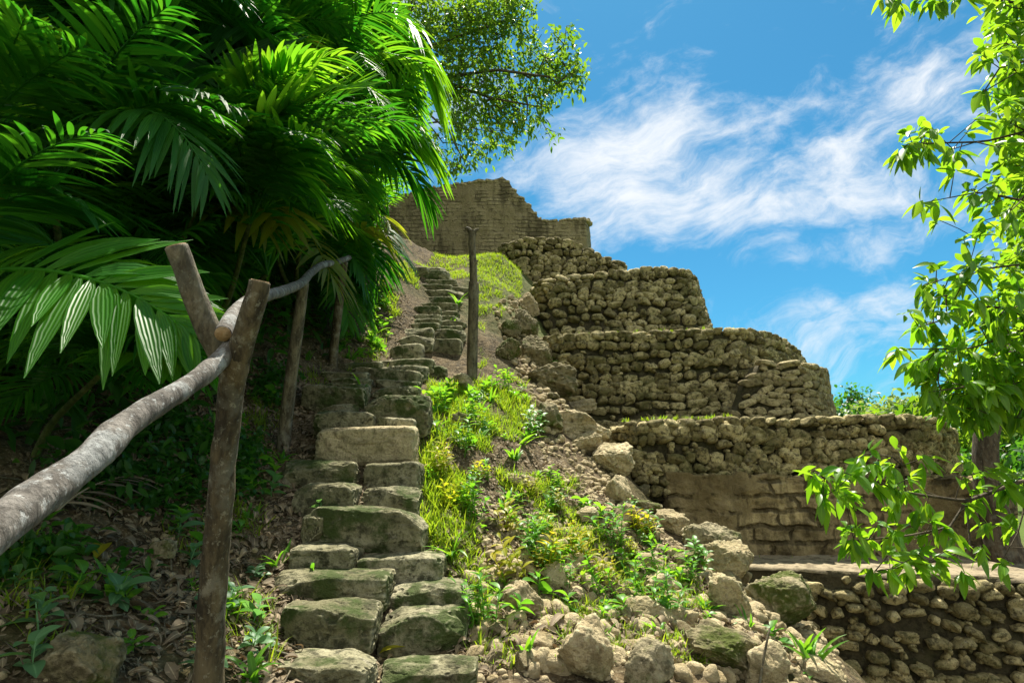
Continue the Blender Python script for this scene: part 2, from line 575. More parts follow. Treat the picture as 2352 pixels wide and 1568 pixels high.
# ------------------------------------------------------------------ terrain
# control points: x, y, height relative to the camera
CTRL = np.array([
    (-.76, 3.3, -1.02), (-1.1, 4.32, -.27), (-1.36, 5.2, .36), (-1.3, 6.0, .72), (-1.2, 7.0, 1.08), (-1.2, 7.85, 1.38),
    (-1.3, 9.65, 2.63), (-1.6, 11.4, 3.83), (-1.6, 13, 4.7), (-1.5, 14.5, 5.1), (-.5, 2.2, -1.2), (0, 2.98, -1.08), (0, 1, -1.3),
    (0, -1, -1.35), (-1.07, 2.1, -1.0), (1.2, 2.5, -1.28), (.73, 4.56, -.8), (.09, 5.35, -.17), (-.82, 5.62, .44), (-.55, 7.34, 1.03),
    (-.46, 10.5, 3.44), (-.24, 11.8, 4.5), (1.06, 6.33, -.08), (.66, 7.47, .78), (-.05, 9.65, 2.6), (1.92, 5.28, -.9), (2.3, 4.55, -1.32),
    (2.2, 3.9, -1.36), (3.1, 4.6, -2.3), (3.2, 3.5, -2.3), (2.9, 5.6, -2.0), (2.7, 2.5, -1.9), (4, 2, -2.4), (5, 5, -2.5), (3.5, 7, -2.2),
    (6, 3, -2.5), (6, 9, -2.2), (3, 10, 0), (2, 9.5, .4), (1.6, 8.2, -.2), (1, 11, 2.2), (3, 13, 1.5), (1, 14, 4.2), (0, 13.5, 5.0),
    (-1.99, 5.04, .06), (-2.14, 6.7, 1.13), (-1.89, 2.48, -.62), (-2.68, 4.05, .17), (-2.25, 9.04, 3.0), (-1.9, 8, 1.85), (-2.15, 10.5, 3.95),
    (-2.3, 12, 4.9), (-3.5, 3, .1), (-3.5, 5, 1.0), (-3.5, 7, 2.2), (-3.5, 9, 3.5), (-3.5, 11, 4.8), (-5, 3, .7), (-6, 6, 2.1), (-6, 10, 4.5),
    (-2.5, 1, -.95), (-4, 0, -.6), (-3, 14, 5.2), (-6, 14, 5.6), (-1.7, 5.6, .5), (-1.55, 3.6, -.7), (-.2, 4.0, -.72), (.6, 3.4, -1.02), (1.5, 3.9, -1.12),
    (-.9, 9.0, 2.2), (-.5, 8.6, 1.9), (10, 6, -2.2), (10, 12, -1.4), (12, 20, -1.2), (4, 20, 1), (-10, 8, 4), (-10, 0, 1)])


def _rbf_fit():
    P = CTRL[:, :2]
    d = np.linalg.norm(P[:, None] - P[None], axis=2)
    n = len(P)
    A = np.zeros((n + 3, n + 3))
    A[:n, :n] = d + np.eye(n) * -.03
    A[:n, n] = 1; A[:n, n + 1:] = P
    A[n, :n] = 1; A[n + 1:, :n] = P.T
    b = np.zeros(n + 3); b[:n] = CTRL[:, 2]
    return np.linalg.solve(A, b)


RB = _rbf_fit()


def TH0(x, y):
    x = np.atleast_1d(np.asarray(x, float)); y = np.atleast_1d(np.asarray(y, float))
    n = len(CTRL)
    cx = np.clip(x, -11, 13); cy = np.clip(y, -2, 20)
    out = np.empty(len(x))
    for s in range(0, len(x), 20000):
        e = slice(s, s + 20000)
        d = np.sqrt((cx[e, None] - CTRL[None, :, 0]) ** 2 + (cy[e, None] - CTRL[None, :, 1]) ** 2)
        out[e] = d @ RB[:n] + RB[n] + RB[n + 1] * cx[e] + RB[n + 2] * cy[e]
    r = np.hypot(x - 0, y - 7)
    w = np.clip((r - 15) / 14, 0, 1); w = w * w * (3 - 2 * w)
    return out * (1 - w) + (-1.5) * w + CAMZ


def TH(x, y):
    x = np.atleast_1d(np.asarray(x, float)); y = np.atleast_1d(np.asarray(y, float))
    p = np.stack([x, y, np.zeros_like(x)], 1)
    near = np.clip(1 - (np.hypot(x, y - 6) - 12) / 5, 0, 1)
    stair = np.exp(-((x + 1.25) / .55) ** 2) * (y > 2.5) * (y < 12)
    amp = near * (1 - .75 * stair)
    return TH0(x, y) + amp * (.085 * fbm(p * 2.1, 4, 3) + .035 * fbm(p * 9, 3, 8))


_D = np.arange(.8, 24, .01)


def G(X, Y, fine=False):
    """point of the ground seen at a pixel"""
    r = ray(X, Y)
    P = CAM + r[None] * _D[:, None]
    z = TH0(P[:, 0], P[:, 1])
    k = np.nonzero(P[:, 2] < z)[0]
    i = k[0] if len(k) else len(_D) - 1
    p = P[i].copy()
    p[2] = z[i]
    return p, _D[i]


def build_terrain():
    def axis(lo, hi, step, far):
        a = list(np.arange(lo, hi + 1e-6, step))
        s, x = step * 1.35, hi
        up = []
        while x < far:
            x += s; s *= 1.35; up.append(x)
        s, x = step * 1.35, lo
        dn = []
        while x > -far:
            x -= s; s *= 1.35; dn.append(x)
        return np.array(dn[::-1] + a + up)
    ax = axis(-4.2, 4.0, .028, 420)
    ay = axis(1.2, 13.0, .032, 420)
    gx, gy = np.meshgrid(ax, ay)
    z = TH(gx.ravel(), gy.ravel())
    V = np.stack([gx.ravel(), gy.ravel(), z], 1)
    nx, ny = len(ax), len(ay)
    i = np.arange(ny - 1)[:, None] * nx + np.arange(nx - 1)[None]
    Q = np.stack([i, i + 1, i + 1 + nx, i + nx], -1).reshape(-1, 4)
    rr = np.hypot(V[:, 0], V[:, 1] - 6)
    tone = np.clip((rr - 9) / 4, 0, 1)
    slope = np.clip((V[:, 1] - 8.6) / 1.5, 0, 1) * np.clip((V[:, 0] + 1.1) / .4, 0, 1) * .55
    mb = MB().add(V, Q, None, np.maximum(tone, slope))
    o = mb.build('ground', M['soil'])
    tag(o, kind='structure')
    return o


build_terrain()

# ------------------------------------------------------------------ stone steps
def z5(a): return (551 + .3263 * a[0], 551 + .3263 * a[1], 1056.6 + .3263 * a[2], 1056.6 + .3263 * a[3])
def z6(a): return (597.2 + .3515 * a[0], 597.2 + .3515 * a[1], 551.3 + .3515 * a[2], 551.3 + .3515 * a[3])


S5 = [
    ((250, 880, 1425, 1610), 'flat pale slab at the foot of the stairs, left of the pair', .5),
    ((1000, 1640, 1430, 1610), 'flat brown slab at the foot of the stairs, right of the pair', .35),
    ((260, 905, 1035, 1360), 'big dark green block, left half of the lowest step', .25),
    ((980, 1575, 1070, 1350), 'big blotched block, right half of the lowest step', .45),
    ((220, 1010, 795, 1030), 'long rough dark slab on the left of the second lowest step', .3),
    ((1060, 1610, 875, 1085), 'pale topped slab on the right of the second lowest step', .55),
    ((350, 790, 610, 800), 'sloping pale block with grass before it, third step up', .5),
    ((825, 1405, 680, 865), 'notched pale block on the right of the third step up', .6),
    ((495, 1265, 365, 660), 'very long single block filling the fourth step up', .4),
    ((425, 570, 395, 570), 'small dark stone wedged at the left end of the long fourth step block', .3),
    ((365, 780, 190, 390), 'rounded mossy block with a weed before it, fifth step left', .35),
    ((850, 1245, 215, 385), 'square brown block on the right of the fifth step', .4),
    ((280, 780, 30, 190), 'low dark mossy block on the left of the sixth step', .25),
    ((880, 1255, 55, 220), 'chipped brown block on the right of the sixth step', .45),
]
S6 = [
    ((360, 985, 1245, 1480), 'large pale pitted boulder step, brightest of the lower stairs', .85),
    ((350, 720, 1135, 1295), 'yellowish mossy block just behind the pale boulder step, left', .5),
    ((725, 995, 1180, 1335), 'yellowish block just behind the pale boulder step, right', .55),
    ((370, 620, 1093, 1150), 'thin stone edge peeping over the yellowish mossy left block', .4),
    ((680, 1035, 1130, 1265), 'moss topped stone peeping over the yellowish right block', .35),
    ((270, 660, 965, 1125), 'large dark rounded block beside the second fence post', .2),
    ((690, 1095, 1035, 1275), 'large dark block with a tall right side at the stair bend', .25),
    ((380, 690, 948, 1015), 'thin curved stone right behind the large dark rounded block', .3),
    ((730, 1020, 965, 1045), 'grey block with a grass tuft at its left end, on the shallow flight', .35),
    ((470, 705, 908, 965), 'thin slab left of the grass tuft on the shallow flight', .35),
    ((760, 1030, 920, 980), 'thin slab right of the grass tuft on the shallow flight', .4),
    ((400, 690, 865, 925), 'long flat dark stone at the left edge of the shallow flight', .3),
    ((600, 1030, 850, 930), 'long slanting slab crossing the shallow flight', .4),
    ((555, 775, 815, 860), 'narrow slab near the third fence post foot', .35),
    ((760, 1060, 835, 905), 'brown slab below the peaked stone of the landing', .5),
    ((790, 1100, 790, 855), 'peaked grey stone on the landing', .5),
    ((1085, 1205, 835, 895), 'small grey stone at the right end of the landing', .45),
    ((860, 1040, 692, 800), 'square yellowish block standing alone at the foot of the upper flight', .6),
    ((900, 1110, 642, 712), 'left block of the upper flight above the lone square block', .4),
    ((1115, 1300, 658, 735), 'right block of the upper flight nearest the tall pole foot', .35),
    ((945, 1115, 585, 652), 'squarish pale block on the left of the upper flight, second row', .55),
    ((1115, 1320, 598, 664), 'mossy block on the right of the upper flight, second row', .35),
    ((985, 1155, 553, 594), 'bright topped thin block on the left of the upper flight, third row', .6),
    ((1175, 1310, 568, 606), 'small block on the right of the upper flight, third row', .45),
    ((990, 1165, 523, 558), 'left stone of the fourth row on the upper flight', .4),
    ((1160, 1330, 530, 574), 'wide right stone of the fourth row on the upper flight', .4),
    ((985, 1165, 497, 528), 'thin left stone of the fifth row on the upper flight', .5),
    ((1165, 1290, 505, 534), 'thin right stone of the fifth row on the upper flight', .45),
    ((1015, 1165, 445, 502), 'tall rounded left stone of the sixth row on the upper flight', .4),
    ((1170, 1290, 468, 508), 'right stone with grass before it, sixth row of the upper flight', .4),
    ((1030, 1265, 415, 466), 'single long stone of the seventh row on the upper flight', .4),
    ((1090, 1300, 378, 434), 'single long stone of the eighth row on the upper flight', .35),
    ((1085, 1305, 328, 388), 'slanting long stone of the ninth row on the upper flight', .4),
    ((1065, 1240, 295, 338), 'left stone of the tenth row near the top of the stairs', .4),
    ((1245, 1360, 310, 354), 'right stone of the tenth row close to the tall pole', .4),
    ((1060, 1270, 268, 308), 'thin stone of the eleventh row near the top of the stairs', .45),
    ((1150, 1245, 248, 282), 'small stone half buried just under the topmost light slab', .5),
    ((980, 1215, 205, 252), 'light rounded slab crowning the stairs', .7),
    ((965, 1090, 183, 218), 'stone behind the light crowning slab, to its left', .5),
    ((1095, 1200, 180, 214), 'stone behind the light crowning slab, to its right', .6),
]
STEP_FRONT = []


def step_stone(box, label, tone, i):
    x0, x1, yt, yb = box
    xc = (x0 + x1) / 2
    p, d = G(xc, yb)
    w = (x1 - x0) * K / F * d * (1.07 if yb > 870 else 1.2)
    h = (yb - yt) * K / F * d * (1.04 if yb > 870 else 1.15)
    h = max(h, .1)
    lvl = 6 if yb > 900 else 5
    dep = .15 if h > .14 else .13
    look = math.atan2(CAMZ - p[2] - h, p[1])
    h = max(.09, h - max(0, 2 * dep * math.sin(look)) * .75)
    r = np.random.default_rng(100 + i)
    v, t = rock_verts(lvl, (w / 2, dep, h / 2 + .03), 300 + i * 7, p=9.0, facets=7, rough=.07, fmin=.95, freq=1.7, pits=.16)
    # broken upper edge and a tilt of its own
    v[:, 2] += .018 * fbm(np.stack([v[:, 0] * 6, v[:, 1] * 3, v[:, 0] * 0 + i], 1), 3, i)
    rm = rotm(r.uniform(-.06, .06), r.uniform(-.045, .045) + (.03 if 'slant' in label or 'sloping' in label else 0), r.uniform(-.07, .07))
    v = v @ rm.T
    c = np.array([p[0], p[1] + dep * .82, p[2] + h / 2 - .012])
    base = np.array([c[0], c[1], p[2]])
    mb = MB().add(v + c, None, t, tone)
    tag(mb.build('step_stone', M['rock' if 'pale pitted' in label else 'step'], None, base), label, 'step stone', 'stone steps climbing the slope')
    STEP_FRONT.append((c[0], c[1], w, dep))


i = 0
for b, lab, tn in S5:
    step_stone(z5(b), lab, tn, i); i += 1
for b, lab, tn in S6:
    step_stone(z6(b), lab, tn, i); i += 1

# ------------------------------------------------------------------ single rocks
ROCKS = [
    ((1588, 1712, 1208, 1302), 'rounded boulder with a mossy front lying on a leaning slab', 'mossrock', .7, 5),
    ((1618, 1738, 1256, 1338), 'smooth leaning slab under the rounded mossy boulder', 'rock', .55, 4),
    ((1498, 1592, 1172, 1228), 'craggy pale rock left of the long ragged one by the terrace wall', 'rock', .5, 7),
    ((1556, 1664, 1170, 1228), 'long ragged rock just above the rounded mossy boulder', 'rock', .6, 8),
    ((1394, 1456, 1094, 1156), 'pointed triangular rock on the edge of the rubble slope', 'rock', .5, 6),
    ((1354, 1452, 1016, 1082), 'broad pale rock with a dark underside below the two stacked blocks', 'rock', .75, 6),
    ((1448, 1538, 1036, 1122), 'lumpy pale rock standing against the cobbled wall end', 'rock', .75, 5),
    ((1470, 1578, 1104, 1162), 'twisted hollowed rock below the lumpy pale one', 'rock', .85, 10),
    ((1464, 1518, 1152, 1182), 'small flat mossy stone under the twisted hollowed rock', 'mossrock', .4, 4),
    ((1262, 1390, 944, 1012), 'large rough block under a flat capping stone', 'rock', .6, 8),
    ((1284, 1368, 916, 952), 'flat capping stone lying on the large rough block', 'rock', .6, 5),
    ((1312, 1394, 988, 1040), 'wedge of rock below the large rough block', 'rock', .5, 7),
    ((1208, 1322, 838, 905), 'dark boulder carrying a bright green plant', 'mossrock', .35, 6),
    ((1192, 1262, 768, 842), 'dark craggy stone above the boulder with the plant', 'mossrock', .3, 8),
    ((1138, 1196, 768, 832), 'black shadowed stone right of the tall pole', 'mossrock', .2, 7),
    ((1168, 1232, 708, 772), 'craggy stone in the broken edge at the cobbled wall corner', 'mossrock', .3, 8),
    ((1186, 1240, 672, 722), 'uppermost stone of the broken edge beside the grassy slope', 'rock', .35, 7),
    ((1148, 1200, 728, 776), 'dark stone protruding from the earth right of the pole', 'mossrock', .25, 7),
    ((1224, 1270, 812, 852), 'small stone wedged between dark boulder and cobbled wall', 'mossrock', .35, 6),
    ((1228, 1292, 928, 992), 'mossy stone on the left flank of the large rough block', 'mossrock', .4, 6),
    ((1246, 1308, 1298, 1362), 'upright squarish block alone in the sunlit rubble', 'rock', .7, 6),
    ((1742, 1892, 1322, 1444), 'big slanting mossy boulder at the terrace corner', 'mossrock', .5, 5),
    ((1818, 2022, 1378, 1494), 'biggest pale boulder, low and broad, at bottom right', 'rock', .65, 5),
    ((1634, 1722, 1328, 1424), 'upright pointed boulder left of the big slanting mossy one', 'rock', .5, 7),
    ((1418, 1524, 1374, 1424), 'flat brown rock in the middle of the rubble', 'rock', .45, 6),
    ((1598, 1756, 1446, 1544), 'low round boulder fully covered in moss', 'mossrock', .35, 3),
    ((1288, 1424, 1448, 1575), 'tall pitted boulder at the bottom of the rubble', 'rock', .4, 10),
    ((1438, 1562, 1474, 1580), 'pitted boulder right of the tallest pitted one', 'mossrock', .5, 9),
    ((1716, 1822, 1496, 1590), 'angular boulder behind the thin stick at bottom right', 'rock', .5, 8),
    ((1558, 1624, 1262, 1314), 'mossy stone left of the leaning slab', 'mossrock', .4, 5),
    ((1160, 1244, 1346, 1416), 'pale rough stone left of the upright squarish block', 'rock', .55, 7),
    ((1318, 1376, 1168, 1202), 'flat grey stone among weeds left of the pointed rock', 'rock', .6, 5),
    ((1042, 1088, 858, 892), 'grey stone at the foot of the tall pole', 'rock', .5, 6),
    ((1560, 1640, 1090, 1128), 'small pale block where the plaster wall begins', 'rock', .55, 6),
    ((1410, 1470, 1160, 1210), 'craggy stone just below the pointed triangular rock', 'rock', .45, 8),
    ((1480, 1560, 1320, 1360), 'flat pale stone left of the upright pointed boulder', 'rock', .6, 5),
    ((1030, 1090, 945, 990), 'earthy stone half hidden in grass right of the stair bend', 'mossrock', .35, 6),
    ((1160, 1230, 1090, 1125), 'brown stone sticking out of the bare earth below the grass', 'rock', .35, 6),
    ((1540, 1610, 1400, 1450), 'grey lump left of the moss covered boulder', 'rock', .5, 7),
    ((1850, 1960, 1520, 1585), 'broken pale rock cut by the lower edge of the view', 'rock', .55, 8),
    ((2080, 2190, 1538, 1600), 'grey rock in the bottom right corner under the cobbled wall', 'rock', .5, 7),
    ((60, 230, 1470, 1590), 'mossy boulder in the dark bottom left corner', 'mossrock', .3, 5),
    ((330, 400, 1240, 1290), 'small mossy stone in the shaded leaf litter', 'mossrock', .5, 6),
]
for k, (bx, lab, mt, tn, fac) in enumerate(ROCKS):
    x0, x1, yt, yb = bx
    p, d = G((x0 + x1) / 2, yb)
    w = (x1 - x0) * K / F * d
    h = (yb - yt) * K / F * d
    if lab.startswith('flat capping'):
        p = p + np.array([0, .05, .0])
    r = np.random.default_rng(900 + k)
    lv = 6 if w > .35 else 5
    dep = max(w, h) * r.uniform(.36, .46)
    v, t = rock_verts(lv, (w / 2 * 1.12, dep, h / 2 * 1.2), 1500 + k * 13, p=3.2, facets=fac + 6, rough=.30, fmin=.60, freq=1.8, pits=.26 if fac > 6 else .12)
    v = v @ rotm(r.uniform(-.15, .15), r.uniform(-.14, .14) + (-.45 if 'slanting mossy' in lab else -.2 if 'leaning' in lab else 0), 0).T
    c = np.array([p[0], p[1] + dep * .55, p[2] + h * .46])
    mb = MB().add(v + c, None, t, tn)
    tag(mb.build('rock', M[mt], None, (c[0], c[1], p[2])), lab, 'rock', 'fallen rocks along the slope')

def small_rocks():
    r = np.random.default_rng(404)
    ms = []
    for k in range(12):
        v, t = rock_verts(5 if k < 6 else 4, (1, .85, .72), 8200 + k, p=3.0, facets=11, rough=.32, fmin=.58, freq=1.8, pits=.25)
        ms.append(MB().add(v, None, t, r.uniform(.25, .7)).mesh('rock', M['rock' if k % 4 else 'mossrock']))
    edge = np.array([G(*p)[0][:2] for p in ((1195, 690), (1190, 740), (1215, 790), (1250, 850), (1290, 920), (1330, 990), (1400, 1060), (1470, 1120), (1540, 1190), (1600, 1260), (1680, 1330), (1800, 1420), (1950, 1520))])
    E, _ = resample(edge, .02)
    c1 = E[r.integers(0, len(E), 62)] + r.normal(0, .13, (62, 2))
    poly = np.array([G(*p)[0][:2] for p in ((1000, 1230), (1250, 1150), (1450, 1190), (1640, 1330), (1850, 1450), (1900, 1590), (1080, 1590), (1090, 1400))])
    c2 = []
    lo, hi = poly.min(0), poly.max(0)
    while len(c2) < 90:
        q = r.uniform(lo, hi)
        ins = False
        for i in range(len(poly)):
            a, b = poly[i], poly[i - 1]
            if (a[1] > q[1]) != (b[1] > q[1]) and q[0] < (b[0] - a[0]) * (q[1] - a[1]) / (b[1] - a[1]) + a[0]: ins = not ins
        if ins: c2.append(q)
    for C, lab, grp, lo_, hi_ in ((c1, 'small craggy stone along the broken masonry edge below the cobbled tiers', 'stones of the broken edge', .05, .15),
                                  (np.array(c2), 'half buried stone in the sunlit rubble right of the lower stairs', 'half buried stones in the rubble', .035, .10)):
        for p in C:
            sc = lo_ + (hi_ - lo_) * r.beta(1.2, 2.0)
            o = bpy.data.objects.new('rock', ms[r.integers(len(ms))]); COL.objects.link(o)
            o.location = (p[0], p[1], TH(p[0], p[1])[0] + sc * .15)
            o.rotation_euler = (r.normal(0, .3), r.normal(0, .3), r.uniform(0, 6.3)); o.scale = (sc,) * 3
            tag(o, lab, 'rock', grp)


small_rocks()

# ------------------------------------------------------------------ stepped pyramid walls
_cob = [rock_verts(3, (1, 1, 1), 4000 + k, p=3.8, facets=7, rough=.22, fmin=.70, freq=1.5) for k in range(18)]


def smooth_path(P, it=6):
    P = P.copy()
    for _ in range(it):
        P[1:-1, :2] = (P[:-2, :2] + 2 * P[1:-1, :2] + P[2:, :2]) / 4
    return P


def wall_frame(spec, step=.06, it=8):
    pts = []
    for X, Yp, yy in spec:
        p = WY(X, Yp, yy)
        pts.append((p[0], yy, p[2]))
    P, u = resample(pts, step)
    P = smooth_path(P, it)
    T = nrm(np.gradient(P[:, :2], axis=0))
    N = np.stack([T[:, 1], -T[:, 0]], 1)
    return P, u, N


def solid_core(mb, P, N, z0, batter, back, nz=14, amp=.03, seed=1, inset=.0, tone=.5, crest=.0):
    """front face over the path, a top and closed sides"""
    n = len(P)
    rows = []
    top = P[:, 2] + crest * fbm(np.stack([P[:, 0] * 5, P[:, 1] * 5, P[:, 0] * 0], 1), 3, seed)
    for k in range(nz + 1):
        f = k / nz
        z = z0 + (top - z0) * f
        xy = P[:, :2] + N * (batter * (P[:, 2] - z)[:, None] - inset)
        q = np.column_stack([xy, z])
        dsp = amp * fbm(q * 4, 4, seed)
        q[:, :2] += N * dsp[:, None]
        rows.append(q)
    V = np.stack(rows)                          # nz+1, n, 3
    i = np.arange(nz)[:, None] * n + np.arange(n - 1)[None]
    Q = np.stack([i, i + 1, i + 1 + n, i + n], -1).reshape(-1, 4)
    b = (nz + 1) * n
    yb = P[:, 1].max() + back
    bt = np.column_stack([P[:, 0], np.full(n, yb), top])
    mid = V[-1] * .7 + bt * .3
    mid[:, 2] = top + .02 * fbm(mid * 5, 3, seed + 4)
    bb = np.column_stack([P[:, 0], np.full(n, yb), np.full(n, z0)])
    ex = np.vstack([mid, bt, bb])
    j = np.arange(n - 1)
    t0 = nz * n
    Q2 = np.concatenate([np.stack([t0 + j, t0 + j + 1, b + j + 1, b + j], -1),
                         np.stack([b + j, b + j + 1, b + n + j + 1, b + n + j], -1),
                         np.stack([b + n + j, b + n + j + 1, b + 2 * n + j + 1, b + 2 * n + j], -1)])
    sides = []
    for e in (0, n - 1):
        sides.append((e, t0 + e, b + n + e, b + 2 * n + e) if e == 0 else (t0 + e, e, b + 2 * n + e, b + n + e))
    mb.add(np.vstack([V.reshape(-1, 3), ex]), np.vstack([Q, Q2, sides]), None, tone)
    return mb


def cobbles(mb, P, u, N, z0, batter, sw, sh, depth, seed, coping=True, proud=.35, wob=.08, fill=1.0, chink=1.1):
    r = np.random.default_rng(seed)
    Ltot = u[-1]
    zmax = P[:, 2].max()
    z = z0
    row = 0
    def at(s, zz):
        x = np.interp(s, u, P[:, 0]); y = np.interp(s, u, P[:, 1]); zt = np.interp(s, u, P[:, 2])
        nx = np.interp(s, u, N[:, 0]); ny = np.interp(s, u, N[:, 1])
        nn = nrm(np.array([nx, ny]))
        o = batter * (zt - zz)
        return np.array([x + nn[0] * o, y + nn[1] * o, zz]), np.array([nn[0], nn[1], 0]), zt

    def put(s, zz, w, h, dep, tilt=0, pr=proud):
        c, n, zt = at(s, zz)
        v, t = _cob[r.integers(len(_cob))]
        if r.random() < .5: v = v * np.array([-1, 1, 1]); t = t[:, ::-1]
        tx = np.array([-n[1], n[0], 0])
        a = np.array([[math.cos(tilt), -math.sin(tilt)], [math.sin(tilt), math.cos(tilt)]])
        q = v * np.array([w / 2, dep, h / 2])
        xz = q[:, [0, 2]] @ a.T
        pos = c + n * (dep * (pr - .35)) + np.outer(xz[:, 0], tx) + np.outer(q[:, 1], n) + np.outer(xz[:, 1], [0, 0, 1])
        mb.add(pos, None, t, r.uniform(.1, .95))

    # small chinking stones between the big ones
    for _ in range(int(Ltot * (zmax - z0) / (sw * sh) * chink)):
        sc = r.uniform(0, Ltot); zt = np.interp(sc, u, P[:, 2])
        zz = r.uniform(z0, zmax)
        if zz < zt - sh * .3:
            put(sc, zz, sw * r.uniform(.3, .65), sh * r.uniform(.35, .7), depth * .8, r.normal(0, .5), .12)
    nrow = max(2, round((zmax - sh * .45 - z0) / (sh * .92)))
    pitch = (zmax - sh * .45 - z0) / nrow
    while row < nrow:
        h = pitch / .9 * r.uniform(.88, 1.15)
        s = -r.uniform(0, sw)
        while s < Ltot:
            big = r.random() < .12
            w = sw * r.uniform(.6, 1.5) * (1.25 if big else 1)
            sc = s + w / 2
            if 0 <= sc <= Ltot:
                zz = z + h / 2 + wob * vnoise(np.array([[sc * 1.6, row * .55, seed]]), seed)[0] * 1.6 + r.uniform(-.02, .02)
                zt = np.interp(sc, u, P[:, 2])
                hh = h * r.uniform(.8, 1.2) * (1.3 if big else 1)
                if zz + hh * .3 < zt and zz > z0 - .02:
                    put(sc, zz, w * fill, hh * fill, depth * r.uniform(.75, 1.25), r.normal(0, .22))
            s += w
        z += pitch
        row += 1
    if coping:
        s = 0
        while s < Ltot:
            w = sw * r.uniform(.7, 1.5)
            sc = s + w / 2
            if sc < Ltot:
                zt = np.interp(sc, u, P[:, 2])
                put(sc, zt - sh * r.uniform(.1, .32), w * 1.0, sh * r.uniform(.8, 1.2), depth * 1.35, r.normal(0, .18), .15)
            s += w * .95


def cobble_wall(name, label, spec, z0, batter, back, sw=.2, sh=.155, depth=.085, seed=1, mat='cobble', **kw):
    P, u, N = wall_frame(spec)
    base = np.array([P[:, 0].mean(), P[:, 1].min(), z0])
    root = empty(name, base)
    tag(root, label, 'wall')
    solid_core(MB(), P, N, z0, batter, back, seed=seed, inset=.042).build('wall_core', M['mortar'], root, base, parent_origin=base)
    mb = MB()
    cobbles(mb, P, u, N, z0, batter, sw, sh, depth, seed, **kw)
    mb.build('cobble_facing', M[mat], root, base, parent_origin=base)
    return root


ZT4 = WY(1680, 963, 6.95)[2]
ZT3 = WY(1500, 762, 8.6)[2]
ZT2 = WY(1450, 622, 10.5)[2]
ZTER = WY(1900, 1312, 5.9)[2]

# top temple wall
def top_wall():
    spec = [(700, 560, 15), (800, 520, 15), (872, 478, 15), (905, 452, 15), (985, 430, 15), (1060, 420, 15), (1110, 413, 15), (1152, 407, 15), (1166, 414, 15),
            (1178, 432, 15), (1200, 455, 15), (1222, 480, 15), (1238, 500, 15), (1246, 507, 15), (1290, 505, 15), (1338, 499, 15), (1345, 500, 15.03), (1349, 506, 15.4), (1353, 511, 16.2)]
    P, u, N = wall_frame(spec, .05, 1)
    z0 = WY(1000, 640, 15)[2]
    base = np.array([P[:, 0].mean(), 15, z0])
    root = empty('temple_wall', base)
    tag(root, 'tall streaked masonry wall with a broken sloping top crowning the pyramid', 'wall')
    solid_core(MB(), P, N, z0, .05, 1.2, nz=60, amp=.05, seed=31, crest=.10).build('masonry_face', M['topwall'], root, base, parent_origin=base)
    mb = MB()
    r = np.random.default_rng(3)
    # broken courses along the sloping edge and a few proud stones
    s = 0
    while s < u[-1]:
        w = r.uniform(.12, .32)
        x = np.interp(s, u, P[:, 0]); zt = np.interp(s, u, P[:, 2]); y = np.interp(s, u, P[:, 1])
        v, t = _cob[r.integers(len(_cob))]
        mb.add(v * np.array([w / 2, .16, .055]) + np.array([x, y + .12, zt - r.uniform(-.03, .05)]), None, t, r.uniform(.1, .6))
        s += w * .8
    mb.build('broken_coping', M['ashlar'], root, base, parent_origin=base)


top_wall()

cobble_wall('cobbled_tier', 'highest cobbled tier with rounded left corner and crumbling right side',
            [(1120, 620, 14.2), (1138, 585, 13.4), (1158, 562, 12.8), (1200, 550, 12.5), (1245, 546, 12.5), (1290, 551, 12.5), (1325, 562, 12.5), (1360, 577, 12.5), (1385, 588, 12.5), (1405, 598, 12.5), (1425, 600, 12.6), (1432, 612, 12.9)],
            ZT2 - .6, .12, 1.8, sw=.20, sh=.15, depth=.09, seed=11, wob=.1)
cobble_wall('cobbled_tier', 'second cobbled tier from the top, boldly rounded stones and steep right edge',
            [(1212, 705, 12.4), (1222, 672, 11.6), (1236, 650, 11.0), (1265, 640, 10.7), (1350, 630, 10.5), (1450, 621, 10.5), (1520, 617, 10.5), (1568, 620, 10.5), (1585, 632, 10.7), (1592, 645, 11.5), (1594, 655, 12.6)],
            ZT3 - .12, .22, 1.8, sw=.195, sh=.15, depth=.09, seed=12, wob=.1)
cobble_wall('cobbled_tier', 'widest cobbled tier, rounded at its right end, behind the ragged stone block',
            [(1226, 815, 10.4), (1240, 788, 9.6), (1262, 773, 8.9), (1330, 768, 8.6), (1500, 762, 8.6), (1680, 757, 8.6), (1755, 764, 8.9), (1800, 784, 9.5), (1830, 810, 10.3), (1842, 832, 11.2)],
            ZT4 - .15, .12, 1.2, sw=.19, sh=.12, depth=.08, seed=13, wob=.1)
cobble_wall('dressed_stone_block', 'low block of squared stones with a ragged stepped left edge',
            [(1672, 962, 8.12), (1688, 945, 8.1), (1702, 925, 8.1), (1712, 888, 8.1), (1722, 868, 8.1), (1738, 856, 8.1), (1748, 834, 8.1), (1770, 830, 8.1), (1835, 833, 8.1), (1868, 838, 8.3), (1890, 848, 8.8), (1898, 860, 9.6)],
            ZT4 - .15, .05, .8, sw=.24, sh=.10, depth=.05, seed=14, mat='ashlar', wob=.03, proud=.25, fill=1.04)
cobble_wall('rubble_tier', 'low overhanging rubble wall running above the stained plaster wall',
            [(1385, 1010, 8.0), (1400, 992, 7.5), (1430, 978, 7.1), (1470, 972, 6.95), (1580, 966, 6.95), (1680, 962, 6.95), (1800, 966, 6.95), (1950, 958, 6.95), (2080, 957, 6.95), (2140, 962, 7.15), (2178, 985, 8.0), (2185, 1000, 9.6)],
            WY(1700, 1150, 6.95)[2], .0, .9, sw=.155, sh=.12, depth=.085, seed=15, wob=.09, fill=1.02, chink=1.7)


